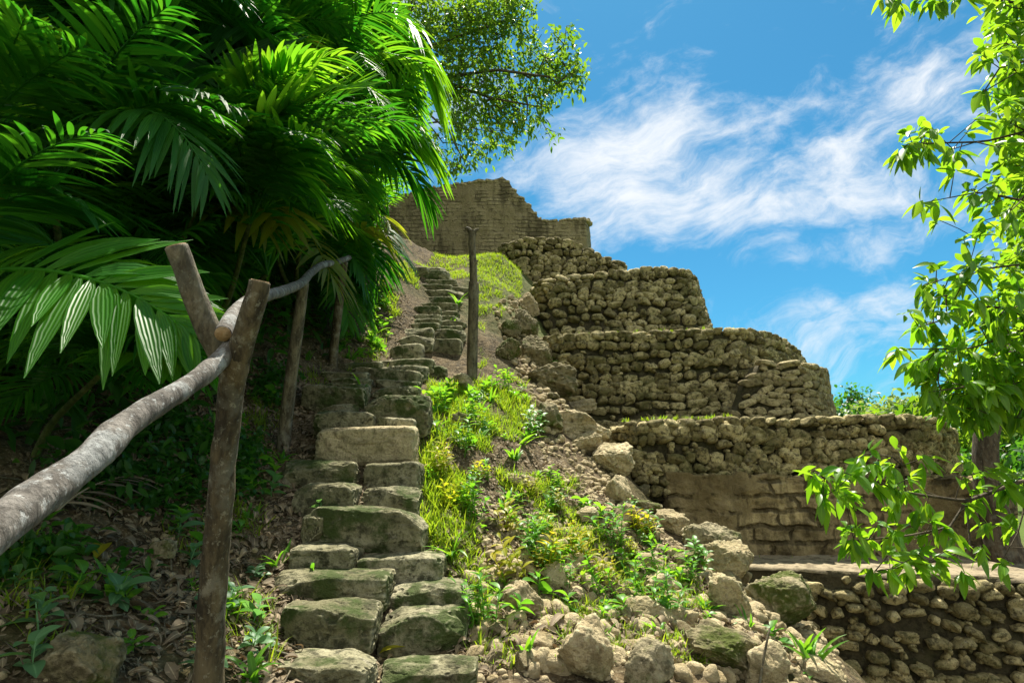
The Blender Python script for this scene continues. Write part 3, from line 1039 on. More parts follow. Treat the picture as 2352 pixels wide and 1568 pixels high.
def plaster_wall():
    spec = [(1530, 1078, 6.86), (1575, 1082, 6.78), (1640, 1092, 6.78), (1690, 1094, 6.78), (1696, 1083, 6.78), (1740, 1092, 6.78), (1860, 1096, 6.78), (1990, 1098, 6.78), (2090, 1096, 6.78), (2200, 1098, 6.78), (2290, 1100, 6.78), (2310, 1104, 6.95), (2318, 1110, 7.7)]
    P, u, N = wall_frame(spec, .035, 2)
    z0 = ZTER - .1
    base = np.array([P[:, 0].mean(), 6.78, z0])
    o = empty('plaster_wall', base)
    solid_core(MB(), P, N, z0, .03, .5, nz=60, amp=.10, seed=44, crest=.06).build('plaster_face', M['plaster'], o, base, parent_origin=base)
    tag(o, 'dark stained plaster wall standing on the lower terrace', 'wall')


plaster_wall()


def terrace():
    P = []
    for X, Y in ((1600, 1296), (1700, 1299), (1760, 1302), (1850, 1306), (1950, 1313), (2100, 1318), (2250, 1323), (2352, 1328), (2500, 1332), (2700, 1336)):
        r = ray(X, Y)
        p = CAM + r * ((ZTER - CAMZ) / r[2])
        P.append(p)
    P = np.array(P)
    P, u = resample(P, .06)
    P = smooth_path(P, 10)
    T = nrm(np.gradient(P[:, :2], axis=0))
    N = np.stack([T[:, 1], -T[:, 0]], 1)
    z0 = ZTER - 1.7
    base = np.array([P[:, 0].mean(), P[:, 1].min(), z0])
    root = empty('terrace_wall', base)
    tag(root, 'lowest cobbled terrace wall with pale flat top at bottom right', 'wall')
    back = 9.0 - P[:, 1].max()
    solid_core(MB(), P, N, z0, .06, back, nz=26, amp=.03, seed=51, inset=.02).build('wall_core', M['mortar'], root, base, parent_origin=base)
    mb = MB()
    P2 = P.copy(); P2[:, 2] -= .03
    cobbles(mb, P2, u, N, z0, .06, .165, .12, .085, 52, coping=False, wob=.10, fill=.88, proud=.45, chink=1.0)
    mb.build('cobble_facing', M['cobble'], root, base, parent_origin=base)
    # pale worn capping of the terrace
    n = len(P)
    rows = []
    for f, dz in ((.0, -.03), (.004, -.008), (.02, .006), (.07, .018), (.3, .024), (.6, .022), (.98, .02)):
        yb = 7.3
        q = P.copy()
        q[:, 1] = P[:, 1] + f * (yb - P[:, 1]) if f > 0 else P[:, 1] + f
        q[:, 2] = P[:, 2] + dz
        q[:, 2] += .022 * fbm(q * 5, 4, 9); q[:, 1] += .09 * fbm(q * 4, 4, 12)
        rows.append(q)
    V = np.stack(rows); m = len(rows)
    i = np.arange(m - 1)[:, None] * n + np.arange(n - 1)[None]
    Q = np.stack([i, i + 1, i + 1 + n, i + n], -1).reshape(-1, 4)
    MB().add(V.reshape(-1, 3), Q, None, .6).build('terrace_capping', M['paving'], root, base, parent_origin=base)


terrace()

# ------------------------------------------------------------------ fence posts and rails
def px_tube(mb, pts, radii, **kw):
    return tube(mb, [W(*p) for p in pts], radii, **kw)


def make_fence():
    # forked post
    base = W(478, 1640, 2.06)
    base[2] = TH0(base[0], base[1])[0] - .02
    t = empty('forked_post', base)
    tag(t, 'nearest fence post, a dark forked trunk holding the thick rail in its crotch', 'post', 'posts of the rustic handrail')
    mb = MB()
    tube(mb, [base - [0, 0, .1], W(478, 1600, 2.06), W(487, 1400, 2.06), W(503, 1180, 2.05), W(527, 930, 2.04), W(540, 850, 2.02), W(556, 780, 2.0)],
         [.055, .052, .049, .046, .044, .043, .035], sides=28, rough=.16, seed=3, sub=14, freq=7)
    mb.build('trunk', M['bark_post'], t, base, parent_origin=base)
    mb = MB()
    tube(mb, [W(538, 860, 2.03), W(556, 790, 2.0), W(577, 720, 1.98), W(590, 680, 1.98), W(597, 646, 1.98)], [.04, .041, .037, .035, .033], sides=18, rough=.08, seed=7, sub=8)
    mb.build('right_prong', M['bark_post'], t, base, parent_origin=base)
    mb = MB()
    tube(mb, [W(535, 870, 2.12), W(500, 800, 2.12), W(474, 745, 2.10), W(445, 675, 2.08), W(424, 615, 2.06), W(405, 566, 2.05)], [0.0405, 0.0432, 0.0414, 0.0387, 0.0360, 0.0378], sides=20, rough=.09, seed=9, sub=8)
    mb.build('left_prong', M['bark_grey'], t, base, parent_origin=base)
    for nm, P, Q, rr in (('cut_end', W(424, 615, 2.06), W(405, 566, 2.05), .036), ('cut_end', W(590, 680, 1.98), W(597, 646, 1.98), .031)):
        d = nrm(Q - P)
        m2 = MB(); tube(m2, [Q - d * .004, Q + d * .004], [rr, rr * .96], sides=20)
        m2.build(nm, M['cutwood'], t, base, parent_origin=base)

    # thick near rail
    mb = MB()
    pts = [(-160, 1345, .92), (0, 1207, 1.08), (110, 1125, 1.22), (215, 1045, 1.36), (262, 1000, 1.45), (330, 947, 1.58), (430, 885, 1.78), (500, 832, 1.94), (548, 772, 2.06)]
    px_tube(mb, pts, [.042, .042, .040, .039, .037, .034, .033, .031, .027], sides=32, rough=.15, seed=14, sub=16, freq=7)
    base = W(*pts[4])
    t = empty('handrail', base)
    tag(t, 'thick grey log rail sloping up from the left edge to the forked post', 'handrail')
    mb.build('log', M['bark_rail'], t, base, parent_origin=base)
    # thin far rail
    pts = [(512, 766, 1.98), (524, 742, 2.08), (545, 712, 2.28), (575, 690, 2.6), (612, 678, 3.1), (660, 664, 4.0), (694, 648, 4.7), (712, 628, 5.1), (740, 608, 5.7), (772, 602, 6.3), (802, 591, 6.9)]
    mb = MB()
    px_tube(mb, pts, [0.0281, 0.0272, 0.0289, 0.0306, 0.0323, 0.0357, 0.0374, 0.0357, 0.0340, 0.0340, 0.0306], sides=18, rough=.09, seed=23, sub=8)
    base = W(*pts[5])
    t = empty('handrail', base)
    tag(t, 'thinner crooked rail running from the forked post up to the far posts', 'handrail')
    mb.build('pole', M['bark_rail'], t, base, parent_origin=base)
    q = W(*pts[0]); d = nrm(q - W(*pts[1]))
    m2 = MB(); tube(m2, [q - d * .003, q + d * .004], [.0275, .0265], sides=18)
    m2.build('cut_end', M['cutwood'], t, base, parent_origin=base)

    def post(pts, radii, mat, label, cut=True, seed=1, extra=None):
        b = W(*pts[0])
        b[2] = TH0(b[0], b[1])[0]
        P = [b - [0, 0, .12]] + [W(*p) for p in pts[1:]]
        t = empty('post', b)
        tag(t, label, 'post', 'posts of the rustic handrail')
        mb = MB(); tube(mb, P, radii, sides=16, rough=.08, seed=seed, sub=10)
        mb.build('shaft', M[mat], t, b, parent_origin=b)
        if extra:
            for nm, pp, rr in extra:
                m2 = MB(); tube(m2, [W(*p) for p in pp], rr, sides=12, rough=.12, seed=seed + 4, sub=4)
                m2.build(nm, M[mat], t, b, parent_origin=b)
        return t

    post([(650, 1045, 4.95), (655, 980, 4.95), (672, 840, 4.95), (688, 720, 4.93), (698, 648, 4.9)], [.060, .056, .052, .048, .045], 'bark_grey',
         'second fence post, slim and leaning right, left of the stairs', seed=31)
    post([(764, 832, 6.75), (767, 800, 6.75), (776, 720, 6.75), (784, 650, 6.72), (790, 600, 6.7)], [.060, .055, .050, .048, .046], 'bark_post',
         'farthest fence post, in front of the palms where the rail ends', seed=32)
    post([(1085, 858, 7.4), (1085, 800, 7.4), (1087, 720, 7.4), (1088, 652, 7.4), (1088, 646, 7.4), (1086, 600, 7.4), (1084, 560, 7.4), (1084, 528, 7.4)],
         [.072, .070, .067, .066, .052, .047, .046, .050], 'bark_grey', 'tall lone pole with a notched top right of the upper stairs', seed=33,
         extra=[('branch_stub', [(1087, 612, 7.4), (1093, 603, 7.38), (1096, 596, 7.37)], [.028, .02, .014]),
                ('notched_top', [(1084, 540, 7.4), (1078, 528, 7.4), (1070, 522, 7.4)], [.036, .032, .018]),
                ('notched_top', [(1085, 540, 7.4), (1092, 530, 7.4), (1100, 525, 7.4)], [.036, .028, .014])])


make_fence()

# ------------------------------------------------------------------ palms
def frond(mb, P0, P1, P2, nl=18, Lmax=.42, wid=.05, t0=.2, droop=.22, lift=.15, seed=0, tone=None, up=(0, 0, 1.0), rr=.009):
    r = np.random.default_rng(seed)
    P0, P1, P2 = (np.asarray(p, float) for p in (P0, P1, P2))
    def bz(t):
        t = np.asarray(t)[:, None]
        return P0 * (1 - t) ** 2 + P1 * 2 * t * (1 - t) + P2 * t * t
    def bt(t):
        t = np.asarray(t)[:, None]
        return nrm((P1 - P0) * (1 - t) + (P2 - P1) * t)
    ts = np.linspace(0, 1, 14)
    tube(mb, bz(ts), rr * (1.2 - ts), sides=5, tone=.75, cap=False)
    t = np.linspace(t0, 1.0, nl)
    Bs, Ds, Us, Ls, Ws, dr = [], [], [], [], [], []
    up = np.asarray(up, float)
    for sgn in (-1, 1):
        tt = np.clip(t + r.uniform(-.012, .012, nl), 0, 1)
        B = bz(tt); T = bt(tt)
        S = nrm(np.cross(T, up))
        Nn = np.cross(S, T)
        f = (tt - t0) / (1 - t0)
        th = np.radians(72 - 46 * f + r.uniform(-7, 7, nl))[:, None]
        D = T * np.cos(th) + sgn * S * np.sin(th) + Nn * (lift + r.uniform(-.09, .09, nl))[:, None]
        Bs.append(B); Ds.append(nrm(D)); Us.append(Nn + r.normal(0, .18, (nl, 3)))
        Ls.append(Lmax * (.62 + .5 * np.sin(PI * np.clip(f * .85 + .12, 0, 1))) * r.uniform(.86, 1.1, nl) * (1 - .35 * f ** 3))
        Ws.append(wid * (.75 + .4 * np.sin(PI * np.clip(f + .1, 0, 1))) * r.uniform(.8, 1.15, nl))
        dr.append(np.clip(droop + r.normal(0, .1, nl), .0, 1.2))
    n2 = nl * 2
    tn = r.uniform(0, 1, n2) if tone is None else np.clip(tone + r.normal(0, .18, n2), 0, 1)
    leaves(mb, np.vstack(Bs), np.vstack(Ds), np.vstack(Us), np.concatenate(Ls), np.concatenate(Ws), np.concatenate(dr), .22, tn, LEAF_LANCE)
    return mb


FV = []      # shared frond meshes: (mesh, sample points)
for k, e in enumerate((82, 66, 50, 34, 16, 74, 58, 42, 26, 5)):
    ee = math.radians(e)
    L = 1.0
    P1 = np.array([math.cos(ee), 0, math.sin(ee)]) * L * .62
    e2 = ee - math.radians(62 + 8 * (k % 3))
    P2 = P1 + np.array([math.cos(e2), .05 * (-1) ** k, math.sin(e2)]) * L * .62
    mb = frond(MB(), (0, 0, 0), P1, P2, nl=26 + k % 3 * 3, Lmax=.33, wid=.026, t0=.20, droop=.30 + .04 * (k % 4), seed=70 + k, rr=.008)
    V = mb.verts()
    FV.append((mb.mesh('frond', M['palm']), V[::15].copy()))
    # the same frond with sunlight painted into the leaf colour, and in yellowing leaf
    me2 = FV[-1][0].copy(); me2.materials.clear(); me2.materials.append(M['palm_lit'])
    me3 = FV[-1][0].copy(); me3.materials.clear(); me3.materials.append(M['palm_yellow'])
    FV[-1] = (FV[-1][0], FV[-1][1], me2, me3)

BYp = np.array([-400, 0, 150, 330, 380, 450, 480, 600, 700, 740, 765, 830, 900, 950, 1050, 1100])
BXp = np.array([960, 960, 1000, 1000, 950, 960, 890, 862, 850, 820, 700, 630, 480, 330, 60, -200])


def allowed(P, tol=.03):
    X, Y, d = project(P)
    if (d < 1.35).mean() > .02: return False
    fence = (d < 7.0) & (X > 615) & (X < 860) & (Y > 575) & (Y < 880) & (np.abs(X - 730) < 110)
    if fence.mean() > .02: return False
    bx = np.interp(Y, BYp, BXp)
    bad = (X > bx) & (Y > -300)
    near = (d < 2.3) & (Y > 560) & (X > -100)          # keep the handrail free
    return bad.mean() < tol and near.mean() < .02


PALMS = []


def palm(name, base, crown, nf, size, label, seed, stems=1, lit=.15, scl=(.8, 1.15), elev=None):
    r = np.random.default_rng(seed)
    base = np.asarray(base, float)
    root = empty(name, base)
    tag(root, label, 'palm', 'palms of the jungle bank')
    cnt = 0
    for s in range(stems):
        top = np.asarray(crown, float) + (r.normal(0, .28, 3) * (s > 0))
        b = base + np.array([r.normal(0, .07), r.normal(0, .07), -.08]) * (1 if s else .5)
        mid = (b + top) / 2 + np.array([r.normal(0, .1), r.normal(0, .1), .0])
        mb = MB(); tube(mb, [b, mid, top], [.03 * size ** .5, .024 * size ** .5, .016 * size ** .5], sides=8, sub=6, rough=.05, seed=seed + s)
        mb.build('stem', M['stem'], root, base, parent_origin=base)
        az0 = r.uniform(0, 2 * PI)
        for k in range(nf):
            for attempt in range(5):
                i = r.integers(len(FV))
                az = az0 + k * 2.4 + r.normal(0, .25) + attempt * 1.3
                sc = size * r.uniform(*scl) * (1 - .12 * attempt)
                Mx = Matrix.Translation(Vector(top)) @ Matrix.Rotation(az, 4, 'Z') @ Matrix.Rotation(r.normal(0, .22), 4, 'X') @ Matrix.Scale(sc, 4)
                P = FV[i][1] @ np.array(Mx.to_3x3()).T + np.array(Mx.translation)
                if allowed(P):
                    Ml = Mx.copy(); Ml.translation = Mx.translation - Vector(base)
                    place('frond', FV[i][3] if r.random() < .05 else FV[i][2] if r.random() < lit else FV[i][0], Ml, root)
                    cnt += 1
                    break
    return root


def gz(x, y): return np.array([x, y, TH0(x, y)[0]])


PL = [
    # x, y, crown (px X, px Y, depth), fronds, size, stems, lit, label
    (-3.0, 2.6, (-140, 640, 2.5), 12, 1.00, 1, 0.52, 'nearest palm at the left edge, whose broad bright frond arches over the thick rail'),
    (-2.9, 3.5, (230, 860, 3.0), 10, 0.75, 1, 0.05, 'low dark broad leafed palm crouching behind the thick rail'),
    (-3.3, 4.2, (120, 420, 3.4), 13, 1.25, 2, 0.15, 'palm with a big folded shiny frond, upper left'),
    (-3.1, 5.2, (470, 430, 4.2), 20, 1.32, 2, 0.58, 'palm with the bright yellow green frond above the forked post'),
    (-3.2, 6.2, (560, 560, 5.2), 13, 1.20, 2, 0.13, 'palm with yellowing leaf tips just above the forked post'),
    (-2.9, 7.4, (700, 520, 6.4), 20, 1.37, 2, 0.15, 'palm over the thinner rail behind the far fence posts'),
    (-2.9, 8.6, (770, 600, 7.6), 20, 1.41, 2, 0.15, 'palm hanging its fronds to the ground right of the farthest post'),
    (-3.1, 9.8, (800, 330, 7.8), 24, 1.54, 2, 0.68, 'tall sunlit palm whose hanging fronds frame the temple wall'),
    (-4.1, 7.6, (640, 180, 6.2), 24, 1.51, 2, 0.52, 'tall palm with leaning stems at the top, left of the sunlit tree'),
    (-4.6, 6.0, (400, 170, 5.2), 23, 1.44, 2, 0.10, 'dark tall palm spreading a wide frond at upper centre left'),
    (-4.4, 4.6, (180, 130, 4.6), 23, 1.41, 2, 0.10, 'dark tall palm in the upper left corner of the jungle'),
    (-4.8, 3.6, (-40, 330, 4.4), 20, 1.37, 2, 0.10, 'shaded palm at the left edge below the upper corner'),
    (-4.2, 5.4, (330, 620, 5.0), 20, 1.33, 2, 0.07, 'dim palm deep behind the left prong of the forked post'),
    (-4.4, 8.8, (850, 90, 8.4), 24, 1.58, 2, 0.72, 'highest sunlit palm touching the top of the view beside the tree'),
    (-5.2, 7.2, (560, 20, 6.8), 24, 1.54, 2, 0.15, 'palm crown half cut by the top edge, left of centre'),
    (-6.0, 5.2, (60, 20, 6.2), 24, 1.54, 2, 0.13, 'palm crown half cut by the top left corner'),
    (-5.6, 6.6, (300, 330, 6.8), 24, 1.48, 2, 0.07, 'deeply shaded palm between the stems at left'),
    (-4.6, 9.6, (700, 400, 9.0), 24, 1.51, 2, 0.18, 'palm behind the sunlit fronds, centre of the jungle'),
    (-3.6, 10.8, (860, 500, 10.0), 23, 1.44, 2, 0.47, 'farthest palm, beside the left end of the temple wall'),
    (-5.0, 3.0, (60, 720, 4.2), 13, 1.20, 2, 0.07, 'gloomy palm low at the left edge behind the near bright one'),
]
PROOT = []
for k, (x, y, cr, nf, size, st, lit, lab) in enumerate(PL):
    PROOT.append(palm('palm', gz(x, y), W(*cr), nf, size, lab, 600 + k, st, lit))


def hero(root_i, P0, P1, P2, mat, **kw):
    """a frond grown from a palm's crown along a measured arc"""
    root = PROOT[root_i]
    base = np.array(root.location)
    mb = frond(MB(), W(*P0), W(*P1), W(*P2), **kw)
    o = mb.build('frond', M[mat], root, W(*P0), parent_origin=base)
    return o


# near bright frond arching over the rail
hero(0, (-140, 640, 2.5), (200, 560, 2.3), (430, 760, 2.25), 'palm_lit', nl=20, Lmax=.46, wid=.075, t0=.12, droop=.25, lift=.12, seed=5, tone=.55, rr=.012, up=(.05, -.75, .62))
hero(0, (-140, 640, 2.5), (-20, 380, 2.6), (170, 470, 2.6), 'palm', nl=16, Lmax=.46, wid=.07, t0=.15, droop=.35, seed=6, tone=.4)
hero(1, (230, 860, 3.0), (330, 700, 2.9), (440, 760, 2.9), 'palm', nl=10, Lmax=.42, wid=.12, t0=.2, droop=.3, seed=7, tone=.15)
hero(1, (230, 860, 3.0), (220, 660, 2.9), (120, 640, 2.8), 'palm', nl=10, Lmax=.42, wid=.12, t0=.2, droop=.35, seed=8, tone=.15)
hero(1, (230, 860, 3.0), (330, 780, 2.9), (450, 850, 2.9), 'palm_lit', nl=12, Lmax=.36, wid=.09, t0=.15, droop=.4, seed=9, tone=.3)
# folded shiny frond
hero(2, (120, 420, 3.4), (330, 90, 3.1), (475, 400, 3.0), 'palm', nl=30, Lmax=.42, wid=.04, t0=.25, droop=.5, lift=-.05, seed=10, tone=.6, rr=.013, up=(.25, -.5, .8))
# bright backlit frond
hero(3, (470, 430, 4.2), (600, 230, 4.1), (800, 215, 4.1), 'palm_lit', nl=20, Lmax=.72, wid=.075, t0=.25, droop=.12, lift=.35, seed=11, tone=.8, up=(-.1, -.75, .65))
hero(3, (470, 430, 4.2), (560, 90, 4.4), (400, 60, 4.5), 'palm', nl=20, Lmax=.8, wid=.08, t0=.25, droop=.2, seed=12, tone=.2, up=(.1, -.6, .7))
hero(3, (470, 430, 4.2), (640, 320, 4.2), (720, 440, 4.2), 'palm_lit', nl=18, Lmax=.6, wid=.06, t0=.25, droop=.4, seed=13, tone=.5)
# yellowing ones
hero(4, (560, 560, 5.2), (510, 400, 4.9), (600, 520, 4.7), 'palm_yellow', nl=8, Lmax=.55, wid=.09, t0=.35, droop=.6, seed=14, tone=.4)
hero(4, (560, 560, 5.2), (640, 420, 5.0), (640, 500, 4.8), 'palm_yellow', nl=7, Lmax=.5, wid=.09, t0=.4, droop=.5, seed=15, tone=.2)
hero(5, (700, 520, 6.4), (730, 560, 6.0), (775, 660, 5.9), 'palm_yellow', nl=13, Lmax=.42, wid=.06, t0=.3, droop=.5, seed=16, tone=.15)
hero(5, (700, 520, 6.4), (620, 560, 6.0), (590, 640, 5.9), 'palm_lit', nl=14, Lmax=.5, wid=.065, t0=.25, droop=.5, seed=17, tone=.5)
# fronds at the right edge of the jungle
hero(7, (800, 330, 7.8), (930, 330, 7.8), (990, 470, 7.8), 'palm', nl=20, Lmax=.62, wid=.075, t0=.25, droop=.5, seed=18, tone=.5)
hero(7, (800, 330, 7.8), (900, 250, 7.6), (985, 330, 7.6), 'palm_lit', nl=18, Lmax=.8, wid=.085, t0=.2, droop=.7, seed=19, tone=.9)
hero(7, (800, 330, 7.8), (830, 240, 7.4), (930, 300, 7.3), 'palm_lit', nl=18, Lmax=.8, wid=.085, t0=.2, droop=.7, seed=20, tone=.9)
hero(13, (850, 90, 8.4), (940, 60, 8.2), (1000, 190, 8.2), 'palm_lit', nl=20, Lmax=.9, wid=.09, t0=.2, droop=.8, seed=21, tone=.95)
hero(13, (850, 90, 8.4), (900, 20, 8.2), (965, 90, 8.1), 'palm_lit', nl=20, Lmax=.9, wid=.09, t0=.2, droop=.8, seed=22, tone=.95)
hero(6, (770, 600, 7.6), (820, 540, 7.4), (845, 690, 7.3), 'palm', nl=20, Lmax=.5, wid=.065, t0=.2, droop=.4, seed=23, tone=.6)
hero(6, (770, 600, 7.6), (830, 480, 7.5), (890, 560, 7.5), 'palm_yellow', nl=14, Lmax=.45, wid=.065, t0=.3, droop=.5, seed=24, tone=.3)
hero(18, (860, 500, 10.0), (890, 470, 9.8), (905, 560, 9.7), 'palm_yellow', nl=14, Lmax=.5, wid=.08, t0=.2, droop=.5, seed=25, tone=.3)

hero(6, (770, 600, 7.6), (850, 500, 8.0), (868, 640, 8.0), 'palm', nl=22, Lmax=.6, wid=.05, t0=.2, droop=.5, seed=26, tone=.5)
hero(6, (770, 600, 7.6), (800, 580, 7.6), (850, 735, 7.5), 'palm', nl=22, Lmax=.55, wid=.05, t0=.25, droop=.5, seed=27, tone=.6)
hero(18, (860, 500, 10.0), (880, 520, 9.2), (885, 610, 9.0), 'palm', nl=20, Lmax=.6, wid=.055, t0=.2, droop=.6, seed=28, tone=.5)
hero(6, (770, 600, 7.6), (800, 640, 7.2), (800, 740, 7.0), 'palm_lit', nl=20, Lmax=.4, wid=.045, t0=.2, droop=.5, seed=29, tone=.4)

# ------------------------------------------------------------------ trees
def grow(limbs, att, step=.25, tip=.004, expo=2.3, sag=.0):
    """connects attraction points to the nearest limb node; returns nodes, parents, radii"""
    nodes, par = [], []
    ntr = 0
    for L in limbs:
        L, _ = resample(np.asarray(L, float), step)
        if nodes:
            A = np.array(nodes)
            dd = np.linalg.norm(A - L[0], axis=1)
            j = int(np.argmin(dd))
            if dd[j] > .2:                      # a main limb springs from the trunk, a little below its own height
                T0 = A[:ntr]
                j = int(np.argmin(np.linalg.norm(T0 - L[0], axis=1) + .8 * np.maximum(0, T0[:, 2] - L[0][2] + .15)))
        else:
            j = -1
        for p in L:
            nodes.append(p); par.append(j); j = len(nodes) - 1
        if ntr == 0: ntr = len(nodes)
    A = np.array(nodes)
    d0 = np.array([np.linalg.norm(A - a, axis=1).min() for a in att])
    order = np.argsort(d0)
    root = A[0]
    buf = np.zeros((len(A) + len(att) * 60, 3)); n = len(A); buf[:n] = A
    dist_root = np.zeros(len(buf)); dist_root[:n] = np.linalg.norm(A - root, axis=1)
    tips = []
    for k in order:
        a = att[k]
        d = np.linalg.norm(buf[:n] - a, axis=1)
        d = d + .6 * np.maximum(0, dist_root[:n] - np.linalg.norm(a - root))
        j = int(np.argmin(d))
        b = buf[j]
        m = max(1, int(np.linalg.norm(a - b) / step))
        m = min(m, 50)
        for q in range(1, m + 1):
            f = q / m
            p = b * (1 - f) + a * f + np.array([0, 0, 1]) * (sag * f * (1 - f) * np.linalg.norm(a - b)) + (rng.normal(0, .05 * step, 3) if q < m else 0)
            if n >= len(buf): break
            buf[n] = p; par.append(j); dist_root[n] = np.linalg.norm(p - root); j = n; n += 1
        tips.append(j)
    A = buf[:n]
    par = np.array(par[:n])
    w = np.zeros(n)
    ch = np.zeros(n, bool); ch[par[par >= 0]] = True
    w[~ch] = tip ** expo
    for i in range(n - 1, -1, -1):
        if par[i] >= 0: w[par[i]] += w[i]
    return A, par, w ** (1 / expo), tips


def branches_mesh(mb, A, par, R, sides=5, rmax=1):
    k = np.nonzero(par >= 0)[0]
    a, b = A[par[k]], A[k]
    T = nrm(b - a)
    ref = np.where(np.abs(T[:, 2:3]) < .9, np.array([[0, 0, 1.0]]), np.array([[1.0, 0, 0]]))
    u = nrm(np.cross(T, ref)); v = np.cross(T, u)
    ang = np.arange(sides) * 2 * PI / sides
    ring = np.cos(ang)[None, :, None] * u[:, None] + np.sin(ang)[None, :, None] * v[:, None]
    ra = np.minimum(np.minimum(R[par[k]], R[k] * 1.35), rmax); rb = np.minimum(R[k], rmax)
    V = np.stack([a[:, None] + ring * ra[:, None, None], b[:, None] + ring * rb[:, None, None]], 1)
    n = len(k)
    base = (np.arange(n) * 2 * sides)[:, None]
    j = np.arange(sides)[None]; j2 = (j + 1) % sides
    Q = np.stack([base + j, base + j2, base + sides + j2, base + sides + j], -1).reshape(-1, 4)
    mb.add(V.reshape(-1, 3), Q)


def leaf_clusters(mb, pts, out, n, L, wid, down=.5, spread=.6, droop=.25, jit=.05, seed=0, tones=None):
    r = np.random.default_rng(seed)
    N = len(pts) * n
    B = np.repeat(pts, n, axis=0) + r.normal(0, jit, (N, 3))
    O = np.repeat(out, n, axis=0)
    D = nrm(O * .8 + r.normal(0, spread, (N, 3)) + np.array([0, 0, -down]))
    U = nrm(np.array([0, 0, 1.0]) + r.normal(0, .5, (N, 3)))
    Ls = L * r.uniform(.6, 1.2, N)
    tn = r.uniform(0, 1, N) if tones is None else np.clip(np.repeat(tones, n) + r.normal(0, .2, N), 0, 1)
    leaves(mb, B, D, U, Ls, Ls * wid * r.uniform(.85, 1.15, N), np.clip(droop + r.normal(0, .12, N), 0, 1), .3, tn, LEAF_ELL)


def make_tree(name, label, base, limbs, att, n, L, wid, leafm, barkm='trunk', step=.25, tip=.005, down=.4, spread=.7, jit=.06, seed=0, rmax=.2, cat='tree', group=None, sag=0, droop=.25, trunk=None):
    base = np.asarray(base, float)
    A, par, R, tips = grow(limbs, att, step, tip, sag=sag)
    root = empty(name, base)
    tag(root, label, cat, group)
    mb = MB(); branches_mesh(mb, A, par, R, rmax=rmax)
    mb.build('limbs', M[barkm], root, base, parent_origin=base)
    if trunk is not None:
        m2 = MB(); tube(m2, trunk[0], trunk[1], sides=14, sub=6, rough=.12, seed=seed)
        m2.build('trunk', M['trunk'], root, base, parent_origin=base)
    tp = np.array([A[i] for i in tips])
    pp = np.array([A[par[i]] for i in tips])
    out = nrm(tp - pp)
    mb = MB()
    leaf_clusters(mb, tp, out, n, L, wid, down, spread, droop, jit, seed)
    mb.build('crown', M[leafm], root, base, parent_origin=base)
    return root


def poly_pts(poly, n, dmin, dmax, seed, dfun=None):
    """random points in a volume whose outline is a polygon seen from the path"""
    r = np.random.default_rng(seed)
    poly = np.asarray(poly, float)
    lo, hi = poly.min(0), poly.max(0)
    out = []
    while len(out) < n:
        x, y = r.uniform(lo[0], hi[0]), r.uniform(lo[1], hi[1])
        ins = False
        j = len(poly) - 1
        for i in range(len(poly)):
            xi, yi = poly[i]; xj, yj = poly[j]
            if (yi > y) != (yj > y) and x < (xj - xi) * (y - yi) / (yj - yi) + xi: ins = not ins
            j = i
        if ins:
            out.append(W(x, y, r.uniform(dmin, dmax)))
    return np.array(out)


# sunlit tree leaning over the temple
poly = [(890, -20), (1150, -25), (1265, -20), (1300, 10), (1310, 60), (1342, 120), (1345, 165), (1330, 210), (1335, 250), (1300, 290), (1262, 322), (1225, 300),
        (1190, 340), (1140, 345), (1100, 375), (1060, 395), (1010, 405), (990, 360), (960, 330), (930, 200), (890, 0)]
att = poly_pts(poly, 1900, 20.8, 23.3, 41)
r_ = np.random.default_rng(4)
keep = fbm(att * .6, 3, 21) > -.05
att = att[keep]
tb = gz(-6.6, 21.2)
limbs = [[tb, tb + [.3, -.2, 2.5], W(790, 250, 21.89), W(880, 190, 21.89)],
         [W(880, 190, 21.89), W(1000, 180, 21.89), W(1130, 225, 21.69), W(1240, 245, 21.48)],
         [W(880, 190, 21.89), W(980, 110, 22.29), W(1120, 60, 22.29), W(1230, 30, 22.72)],
         [W(1000, 180, 21.89), W(1140, 160, 21.48), W(1290, 180, 21.28)],
         [W(880, 190, 21.89), W(960, 240, 21.09), W(1040, 310, 20.68), W(1060, 360, 20.68)],
         [W(880, 190, 21.89), W(940, 20, 21.89), W(1000, -150, 22.29)]]
make_tree('canopy_tree', 'sunlit broadleaf tree leaning out of the jungle above the temple wall', tb, limbs, att, 8, .235, .42, 'leaf_tree', 'twig',
          step=.45, tip=.010, down=.25, spread=.75, jit=.16, seed=42, rmax=.25,
          trunk=([tb - [0, 0, .2], tb + [.3, -.2, 2.5], W(790, 250, 21.89)], [.22, .17, .10]))

